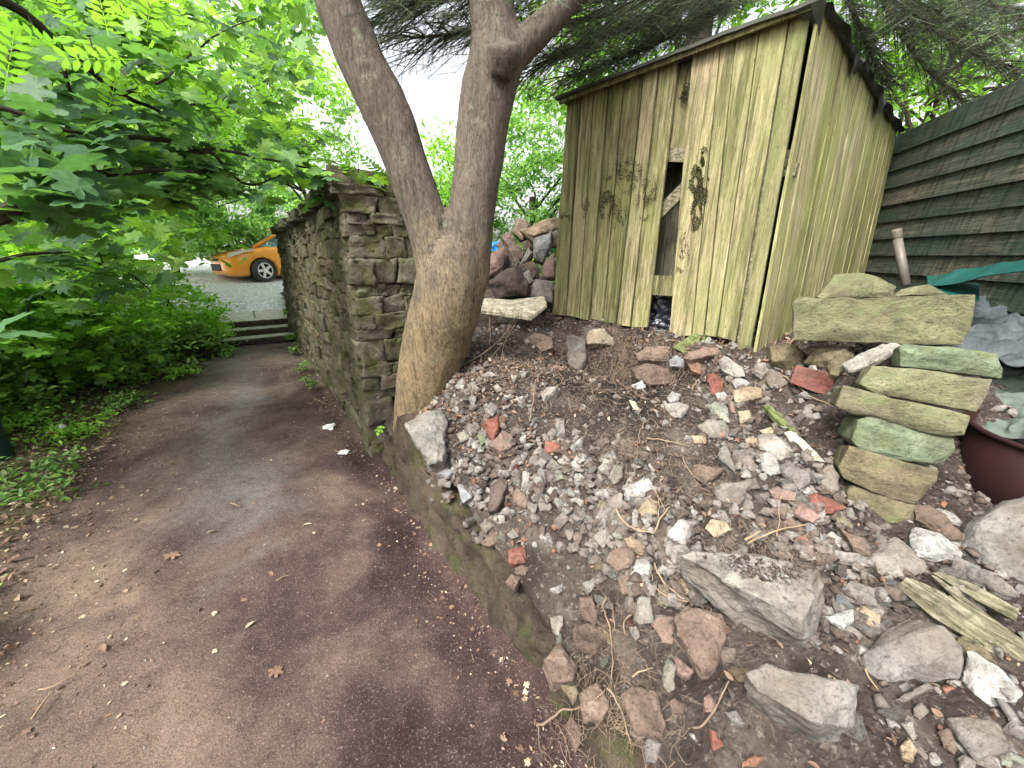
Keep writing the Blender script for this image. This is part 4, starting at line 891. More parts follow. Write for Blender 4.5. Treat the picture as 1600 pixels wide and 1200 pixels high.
# ------------------------------------------------------------------ orange car
def car():
    org = Vector((-8.35, 12.9, 0)); org.z = .80
    e = empty('parked_car', (0, 0, 0), 'bright orange hatchback parked on the gravel beyond the steps, front to the left', 'car')
    nose = Vector((-.62, -.785, 0)).normalized(); yaw = math.atan2(nose.y, nose.x)
    paint = NT('orange_paint'); P_ = paint.out((.95, .35, .04), .28, None, .5, Coat_Weight=.6, Coat_Roughness=.06)
    W = .84; st = [  # x from front axle forward(+), half width, bottom z, belt z, top z(centre)
        (.86, .42, .34, .52, .54), (.80, .62, .22, .62, .66), (.66, .76, .18, .72, .76), (.40, .82, .17, .80, .86), (.0, .85, .17, .87, .94), (-.35, .86, .17, .92, 1.02), (-.6, .86, .17, .94, 1.05), (-1.2, .87, .17, .96, 1.04), (-2.0, .87, .17, .98, 1.04), (-2.8, .86, .2, 1.0, 1.05), (-3.1, .80, .3, .98, 1.04), (-3.22, .70, .4, .85, .9)]
    b = bmesh.new(); rings = []
    for x, w, z0, zb, zt in st:
        h = zb-z0; prof = [(0, z0), (w*.86, z0), (w*.97, z0+.1*h), (w, z0+.45*h), (w*.985, z0+.8*h), (w*.93, zb), (w*.7, zb+(zt-zb)*.7), (w*.3, zt), (0, zt)]
        prof = prof+[(-a, c) for a, c in prof[-2:0:-1]]
        rings.append([b.verts.new((x, a, c)) for a, c in prof])
    n_ = len(rings[0])
    for A, B in zip(rings, rings[1:]):
        for k in range(n_): b.faces.new((A[k], B[k], B[(k+1) % n_], A[(k+1) % n_]))
    b.faces.new(rings[0]); b.faces.new(rings[-1][::-1]); bmesh.ops.recalc_face_normals(b, faces=b.faces[:])
    bmesh.ops.subdivide_edges(b, edges=b.edges[:], cuts=2, use_grid_fill=True, smooth=.7)
    me = bpy.data.meshes.new('b'); b.to_mesh(me); b.free(); body = bpy.data.objects.new('body', me); col.objects.link(body); me.materials.append(P_)
    b = bmesh.new()
    for x in (0, -2.5):
        bmesh.ops.create_cone(b, cap_ends=True, segments=32, radius1=.355, radius2=.355, depth=3, matrix=Matrix.Translation((x, 0, .31))@Matrix.Rotation(math.pi/2, 4, 'X'))
    me = bpy.data.meshes.new('c'); b.to_mesh(me); b.free(); cut = bpy.data.objects.new('cut', me); col.objects.link(cut)
    md = body.modifiers.new('x', 'BOOLEAN'); md.object = cut; md.operation = 'DIFFERENCE'; md.solver = 'EXACT'
    dg = bpy.context.evaluated_depsgraph_get(); dg.update(); m2 = bpy.data.meshes.new_from_object(body.evaluated_get(dg))
    body.modifiers.clear(); body.data = m2; bpy.data.objects.remove(cut)
    dark = simple('black_trim', (.012, .012, .012), .6, .3); 
    m2.materials.clear(); m2.materials.append(P_)
    for p in m2.polygons: p.use_smooth = True
    parts = [body]
    def add(name, bm, mat, smooth=True, par=None):
        me = bpy.data.meshes.new(name); bm.to_mesh(me); bm.free(); me.materials.append(mat)
        if smooth:
            for p in me.polygons: p.use_smooth = True
        o = bpy.data.objects.new(name, me); col.objects.link(o)
        if par: o.parent = par
        else: parts.append(o)
        return o
    b = bmesh.new(); obox(b, (-1.25, 0, .55), (1.75, 0, 0), (0, .55, 0), (0, 0, .30)); add('underbody', b, dark, False)
    gl = NT('car_glass').out((.10, .20, .19), .06, None, .8)
    # glasshouse
    def gsec(x, w, z0, z1): return [(x, -w, z0), (x, -w*.80, z1-.05), (x, -w*.5, z1), (x, w*.5, z1), (x, w*.80, z1-.05), (x, w, z0)]
    G = [gsec(.08, .70, .90, .95), gsec(-.28, .77, .93, 1.19), gsec(-.62, .80, .95, 1.39), gsec(-1.0, .81, .97, 1.55), gsec(-1.65, .81, .98, 1.63), gsec(-2.2, .81, 1.0, 1.62), gsec(-2.75, .78, 1.0, 1.50), gsec(-3.12, .70, .98, 1.05)]
    b = bmesh.new(); rr = [[b.verts.new(p) for p in g_] for g_ in G]
    for A, B in zip(rr, rr[1:]):
        for k in range(5): b.faces.new((A[k], A[k+1], B[k+1], B[k]))
    bmesh.ops.recalc_face_normals(b, faces=b.faces[:]); add('window_glass', b, gl, False)
    b = bmesh.new(); rf = [[b.verts.new((p[0], p[1]*1.015, p[2]+.012)) for p in g_[1:5]] for g_ in G[3:7]]
    for A, B in zip(rf, rf[1:]):
        for k in range(3): b.faces.new((A[k], A[k+1], B[k+1], B[k]))
    add('roof', b, P_)
    for sg in (1, -1):
        b = bmesh.new(); tube(b, [(g_[1][0], sg*g_[1][1]*-1.01, g_[1][2]+.012) for g_ in G[:7]], [.05, .045, .04, .04, .04, .04, .04], 8)
        tube(b, [(-1.62, sg*.815, 1.0), (-1.68, sg*.665, 1.48)], .035, 6); tube(b, [(-.50, sg*.79, .95), (-.66, sg*.71, 1.20)], .025, 6); add('pillar', b, P_)
        b = bmesh.new(); bmesh.ops.create_uvsphere(b, u_segments=14, v_segments=8, radius=1, matrix=Matrix.Translation((-.55, sg*.99, 1.02))@Matrix.Diagonal((.075, .12, .085, 1))); add('wing_mirror', b, P_)
        # swept-back headlamp
        lampm = NT('lamp_lens').out((.82, .84, .86), .12, None, .8)
        b = bmesh.new(); L_ = [(.74, .66, .72), (.60, .755, .775), (.40, .805, .83), (.16, .825, .872)]
        up = [b.verts.new((x, sg*(y-.035), z+.03)) for x, y, z in L_]; lo = [b.verts.new((x, sg*(y+.035), z-.07*(1-i*.24))) for i, (x, y, z) in enumerate(L_)]
        for i in range(3): b.faces.new((up[i], up[i+1], lo[i+1], lo[i]))
        bmesh.ops.solidify(b, geom=b.faces[:], thickness=.012); add('headlight', b, lampm)
    b = bmesh.new(); obox(b, (.86, 0, .40), (.02, 0, 0), (0, .36, 0), (0, 0, .09)); obox(b, (.84, 0, .60), (.03, 0, 0), (0, .22, 0), (0, 0, .03)); add('grille', b, dark, False)
    b = bmesh.new(); obox(b, (-1.3, .885, .58), (.75, 0, 0), (0, .006, 0), (0, 0, .012)); obox(b, (-1.3, -.885, .58), (.75, 0, 0), (0, .006, 0), (0, 0, .012)); add('door_trim', b, dark, False)
    b = bmesh.new()
    for y in (.874, -.874):
        for x0 in (-.62, -1.66): obox(b, (x0, y, .60), (.004, 0, 0), (0, .004, 0), (0, 0, .34))
    add('door_seam', b, dark, False)
    rub = simple('tyre_rubber', (.05, .05, .055), .8, .3); alloy = NT('alloy').out((.7, .7, .72), .3, None, .6, Metallic=.4)
    for x in (0, -2.5):
        for sg in (1, -1):
            steer = Matrix.Rotation(R(14) if x == 0 else 0, 4, 'Z'); T = Matrix.Translation((x, sg*.76, .31))@steer@Matrix.Rotation(math.pi/2*sg, 4, 'X')
            w = bpy.data.objects.new('wheel', None); col.objects.link(w); parts.append(w)
            b = bmesh.new(); pr = [(.21, -.09), (.29, -.10), (.315, -.08), (.32, 0), (.315, .08), (.29, .10), (.21, .09)]; rg = []
            for k in range(36):
                a = k*math.pi/18; rg.append([b.verts.new((r_*math.cos(a), r_*math.sin(a), z)) for r_, z in pr])
            for k in range(36):
                for j in range(len(pr)-1): b.faces.new((rg[k][j], rg[(k+1) % 36][j], rg[(k+1) % 36][j+1], rg[k][j+1]))
            bmesh.ops.transform(b, matrix=T, verts=b.verts[:]); add('tyre', b, rub, True, w)
            b = bmesh.new(); bmesh.ops.create_cone(b, cap_ends=True, segments=24, radius1=.07, radius2=.05, depth=.05, matrix=Matrix.Translation((0, 0, -.075)))
            for k in range(5):
                a = k*2*math.pi/5; d = Vector((math.cos(a), math.sin(a), 0)); n2 = Vector((-d.y, d.x, 0)); obox(b, d*.125-Vector((0, 0, .07)), d*.095, n2*.035, (0, 0, .012))
            tube(b, [(.205*math.cos(k*math.pi/12), .205*math.sin(k*math.pi/12), -.08) for k in range(25)], .016, 6)
            bmesh.ops.transform(b, matrix=T, verts=b.verts[:]); add('rim', b, alloy, False, w)
            b = bmesh.new(); bmesh.ops.create_cone(b, cap_ends=True, segments=24, radius1=.20, radius2=.20, depth=.02, matrix=T@Matrix.Translation((0, 0, .02))); add('brake_disc', b, dark, False, w)
    for o in parts: o.parent = e
    e.location = org; e.rotation_euler = (0, 0, yaw); e.scale = (1.12, 1.12, 1.08)
car()
# ------------------------------------------------------------------ things at the edges
gpst = empty('green_post', (-3.86, 2.55, 0), 'dark green plastic post at the left edge among the leaves', 'post')
pc = PZ(0, 728, .02); b = bmesh.new(); gm = simple('dark_green_plastic', (.008, .03, .028), .6, .3, 30, .2)
for z0, z1, r_, nm in ((-.1, .74, .11, 'post_shaft'), (.74, .80, .125, 'post_cap')):
    b = bmesh.new(); tube(b, [(pc.x-.03, pc.y, z0), (pc.x-.03, pc.y, z0+.02), (pc.x-.03, pc.y, z1-.02), (pc.x-.03, pc.y, z1)], [r_*.98, r_, r_, r_*.9], 18); bmobj(nm, b, gm, gpst, True)
# ------------------------------------------------------------------ rubble: traced stones
COLS = dict(grey=(.165, .155, .14), dgrey=(.13, .12, .11), pale=(.205, .19, .168), white=(.29, .28, .26), tan=(.26, .205, .135), brown=(.135, .10, .08), soil=(.095, .07, .056),
            red=(.155, .062, .048), orange=(.21, .115, .075), pink=(.19, .13, .11), cream=(.31, .28, .19), green=(.155, .155, .088), mint=(.15, .18, .115), olive=(.135, .115, .07), blue=(.21, .22, .225), slate=(.085, .065, .058), greygreen=(.19, .19, .155))
CN = dict(grey='grey', dgrey='dark grey', pale='pale', white='whitish', tan='tan', brown='brown', soil='soil-caked', red='red', orange='orange', pink='pinkish', cream='cream', green='mossy green', mint='pale green', olive='olive', blue='blue-grey', slate='dark brown', greygreen='grey-green')
ORG = dict(A=(620, 500), B=(900, 520), C=(700, 740), D=(1000, 760), E=(800, 900), F=(1200, 900), G=(1200, 640), H=(1200, 380), I=(700, 300), J=(860, 380))
LAND = []; OCC = []
def inpoly(x, y, P):
    c = False; j = len(P)-1
    for i in range(len(P)):
        if (P[i][1] > y) != (P[j][1] > y) and x < (P[j][0]-P[i][0])*(y-P[i][1])/(P[j][1]-P[i][1])+P[i][0]: c = not c
        j = i
    return c
SEED = [0]
def trace(reg, colr, short, pts, Y=None, th=.55, tilt=(.55, .45), label=None, name='stone', cat='stone', mat=None, ridge=None, rgh=1.0, bulge=.16, lift=.35, bev=.07, yaw=None, absT=None, cuts=2, group=None, grow=1.09):
    SEED[0] += 1; sd_ = SEED[0]; rd = random.Random(sd_)
    ox, oy = ORG[reg]; P = [(ox+x/4, oy+y/4) for x, y in pts]
    cx = sum(p[0] for p in P)/len(P); cy = sum(p[1] for p in P)/len(P)
    P = [(cx+(x-cx)*grow, cy+(y-cy)*grow) for x, y in P]
    w = max(p[0] for p in P)-min(p[0] for p in P); h = max(p[1] for p in P)-min(p[1] for p in P)
    Hp = PY(cx, cy, Y) if Y else hit(cx, cy)
    dep = px(Hp)[2]; view = (EYE-Hp).normalized()
    nrm = (view*tilt[0]+Vector((rd.gauss(0, .12), rd.gauss(0, .12), tilt[1]))).normalized()
    if yaw: nrm = Vector(yaw).normalized()
    size = math.sqrt(w*h)*dep/FPX; T = absT or size*th
    C = Hp+nrm*(T*lift if not Y else 0)
    def pl(u, v, k=0):
        d = ray(u, v); return EYE+d*((C-EYE).dot(nrm)/d.dot(nrm))
    ring = [pl(*p) for p in P]; cen = sum(ring, Vector())/len(ring)
    V = []
    for p in ring: V.append(p+nrm*rd.uniform(-.06, .04)*T)
    off_ = (ring[rd.randrange(len(ring))]-cen)*rd.uniform(0, .25)
    for p in ring: V.append(cen+off_+(p-cen)*rd.uniform(.45, .82)+nrm*T*bulge*rd.uniform(.3, 1.9))
    for p in ring: V.append(cen+(p-cen)*rd.uniform(.7, .92)-nrm*T*rd.uniform(.8, 1.0))
    if ridge:
        for x, y, k in ridge: V.append(pl(ox+x/4, oy+y/4)+nrm*T*k)
    b = bmesh.new()
    for p in V: b.verts.new(p-cen)
    bmesh.ops.convex_hull(b, input=b.verts[:]); bmesh.ops.delete(b, geom=[v for v in b.verts if not v.link_faces], context='VERTS')
    bmesh.ops.dissolve_limit(b, angle_limit=R(6), verts=b.verts[:], edges=b.edges[:])
    rough(b, size*.07*rgh, 1.7/size, sd_, cuts+1, size*bev*.35)
    o = bmobj(name, b, mat or MAT['rock']); o.location = cen
    c = COLS[colr]; j = rd.uniform(.88, 1.12); o.color = (c[0]*j, c[1]*j*rd.uniform(.98, 1.02), c[2]*j, 1)
    tag(o, label or short, cat, group); LAND.append((cx, cy, short)); OCC.append((P, max(w, h)))
    o['_w'] = w*h; del o['_w']; return o
T_ = trace
VF = (-.25, -1, .25)
# stone stack (mossy, at the right)
M_ = MAT['mossrock']; gs = 'flat mossy stones of the dry stack at the right'
def S(reg, colr, short, pts, Y, lab, **k): return trace(reg, colr, short, pts, Y, label=lab, mat=M_, yaw=k.pop('yaw', (-.45, -1, .30)), bulge=.05, name='stack_stone', group=gs, absT=k.pop('absT', .26), bev=.03, cuts=3, rgh=.36, grow=1.02, **k)
S('G', 'olive', 'lowest stack stone', [(490, 520), (540, 480), (700, 540), (920, 600), (925, 690), (870, 730), (850, 790), (760, 800), (620, 760), (500, 640)], 1.40, 'squat olive stone at the very bottom of the mossy stack')
S('G', 'olive', 'brownish slanted stack stone', [(445, 360), (520, 230), (780, 320), (1060, 380), (1055, 440), (1000, 520), (920, 590), (760, 560), (480, 430)], 1.43, 'brownish slanting slab, second from the bottom of the stack')
S('G', 'mint', 'pale green stack stone', [(530, 190), (570, 70), (640, 45), (900, 110), (1180, 180), (1160, 240), (1080, 350), (760, 320), (560, 240)], 1.48, 'smooth pale green stone in the middle of the stack')
S('H', 'green', 'thin wide stack slab', [(430, 1020), (480, 890), (560, 900), (950, 1000), (1250, 1080), (1220, 1200), (1000, 1185), (530, 1070)], 1.52, 'thin wide mossy slab jutting left, above the smooth pale green stone')
S('H', 'green', 'thick green stack block', [(570, 880), (650, 760), (830, 780), (1180, 850), (1420, 850), (1380, 940), (1290, 1055), (1000, 1010), (680, 940)], 1.58, 'thick mossy green block directly below the top stone of the stack')
S('H', 'mint', 'top stone of the stack', [(830, 770), (835, 650), (870, 630), (1100, 650), (1430, 690), (1470, 790), (1460, 845), (1340, 830), (1050, 790)], 1.64, 'top stone of the stack with a flat pale upper face', ridge=[(870, 690, .1), (1400, 760, .1)])
S('H', 'green', 'long mossy lintel', [(155, 380), (200, 340), (1305, 320), (1300, 420), (1270, 520), (1220, 640), (900, 630), (600, 630), (180, 610)], 1.98, 'long rectangular mossy lintel stone lying across beside the shed', yaw=(-.22, -1, .12), absT=.24)
S('H', 'green', 'rock behind the lintel', [(320, 330), (420, 200), (580, 180), (690, 210), (800, 270), (780, 335), (340, 345)], 2.28, 'jagged mossy rock sitting behind the lintel near the shed wall', absT=.2, yaw=(-.2, -1, .5))
S('H', 'green', 'flat rock behind the lintel', [(800, 330), (830, 290), (900, 270), (1010, 255), (1115, 320), (1110, 340)], 2.3, 'low flat rock behind the lintel to the right of the jagged rock', absT=.2, yaw=(-.2, -1, .5))
S('G', 'cream', 'wood sliver in the stack', [(0, 0), (1, 0), (1, 1)], 1.5, 'x') if False else None
# red brick and cobbles below the lintel
T_('H', 'red', 'clean red brick', [(145, 870), (185, 770), (420, 825), (370, 940), (300, 930)], 2.02, label='clean-faced red brick wedged below the mossy lintel', name='brick', cat='brick', yaw=(-.35, -1, .28), absT=.12, rgh=.15, bulge=.02, bev=.025)
T_('H', 'olive', 'big round boulder', [(-5, 720), (20, 660), (90, 630), (170, 640), (222, 690), (205, 760), (130, 815), (40, 790)], 2.28, label='rounded olive-brown boulder against the shed corner', rgh=.3, bulge=.35, absT=.2, tilt=(.9, .2))
T_('H', 'brown', 'thin red-brown stone under the lintel', [(200, 665), (260, 640), (500, 640), (490, 675), (250, 690)], 2.15, label='thin red-brown stone directly under the left end of the lintel', absT=.12)
T_('H', 'olive', 'oval cobble under the lintel', [(230, 745), (300, 695), (520, 670), (535, 720), (400, 785)], 2.10, label='long oval cobble under the lintel, behind the clean red brick', absT=.12, rgh=.3, bulge=.3)
T_('H', 'olive', 'egg-shaped cobble', [(375, 770), (400, 720), (470, 710), (485, 770), (440, 825), (390, 815)], 2.02, label='egg-shaped grey cobble at the upper right corner of the clean red brick', absT=.08, rgh=.3, bulge=.3)
T_('H', 'pale', 'long pale slab edge beside the stack', [(470, 750), (560, 690), (700, 640), (820, 640), (800, 690), (640, 760), (520, 800)], 1.85, label='pale crumbly slab end covered in chips, left of the stack top', absT=.1)
# pile behind, between trunk and shed
gp2 = 'building stones piled behind the shed corner'
for c_, s_, pts, Y, lab in [
 ('brown', 'top brown block of the rear pile', [(430, 155), (520, 210), (470, 310), (395, 240)], 4.5, 'dark red-brown block standing at the top of the rear stone pile'),
 ('tan', 'long slab on the rear pile', [(455, 240), (680, 145), (690, 230), (530, 300)], 4.3, 'long tan slab lying slanted on top of the rear stone pile'),
 ('brown', 'tall grey-brown stone of the rear pile', [(335, 275), (390, 255), (475, 375), (430, 460), (380, 400)], 4.35, 'tall grey-brown stone leaning at the left of the rear pile'),
 ('blue', 'blue-grey cuboid of the rear pile', [(530, 300), (645, 255), (650, 330), (590, 440), (535, 415)], 4.15, 'blue-grey cuboid stone in the middle of the rear pile'),
 ('brown', 'small round stone of the rear pile', [(460, 320), (500, 300), (520, 340), (480, 375)], 4.25, 'small rounded stone beneath the long tan slab of the rear pile'),
 ('grey', 'thin upright stone of the rear pile', [(500, 350), (530, 380), (485, 455), (440, 470)], 4.15, 'thin upright grey stone left of the blue-grey cuboid'),
 ('pink', 'reddish block beside the trunk', [(225, 400), (350, 355), (380, 400), (340, 500), (230, 560)], 4.2, 'reddish sandstone block of the rear pile right beside the trunk'),
 ('slate', 'big dark block of the rear pile', [(245, 570), (330, 500), (440, 465), (495, 560), (480, 640), (300, 660)], 3.9, 'big dark brown block resting on the pale board'),
 ('brown', 'middle brown stone of the rear pile', [(450, 460), (530, 435), (575, 490), (530, 540), (470, 510)], 4.0, 'brown stone just above the small pale piece in the rear pile'),
 ('pale', 'small pale piece of the rear pile', [(465, 510), (505, 485), (535, 555), (500, 575)], 3.92, 'small pale squarish piece leaning against the big dark block'),
 ('grey', 'right front block of the rear pile', [(525, 590), (545, 545), (650, 560), (650, 690), (525, 660)], 3.9, 'grey block touching the left edge of the shed, low in the rear pile'),
 ('pink', 'tall right stone of the rear pile', [(600, 450), (660, 370), (670, 540), (575, 540)], 4.0, 'tall pinkish stone behind the shed edge, above the right front block'),
 ('grey', 'upper right stone of the rear pile', [(640, 260), (690, 240), (690, 330), (650, 340)], 4.2, 'grey stone half hidden by the shed edge, right of the blue-grey cuboid'),
 ('brown', 'left rear stone of the rear pile', [(300, 330), (335, 300), (370, 360), (320, 370)], 4.4, 'small brown stone at the upper left of the rear pile'),
 ('dgrey', 'dark filler stone of the rear pile', [(380, 380), (450, 420), (460, 500), (380, 480)], 4.3, 'shadowed dark stone between the reddish block and the upright one')]:
    T_('I', c_, s_, pts, Y, .8, label=lab, group=gp2, yaw=(-.1, -1, .3), rgh=.8)
b = bmesh.new(); q = [PY(752, 465, 3.75), PY(800, 468, 3.75), PY(850, 462, 3.8), PY(855, 475, 3.6), PY(830, 495, 3.45), PY(752, 484, 3.42)]
top = [b.verts.new(p) for p in q]; bot = [b.verts.new(p-Vector((0, 0, .035))) for p in q]
b.faces.new(top); b.faces.new(bot[::-1])
for i in range(6): b.faces.new((top[i], bot[i], bot[(i+1) % 6], top[(i+1) % 6]))
bmesh.ops.recalc_face_normals(b, faces=b.faces[:]); bmesh.ops.bevel(b, geom=b.edges[:], offset=.004, segments=1, affect='EDGES')
tag(bmobj('board', b, MAT['palewood']), 'pale cut board lying under the big dark block, right of the trunk', 'board'); LAND.append((800, 475, 'pale board'))
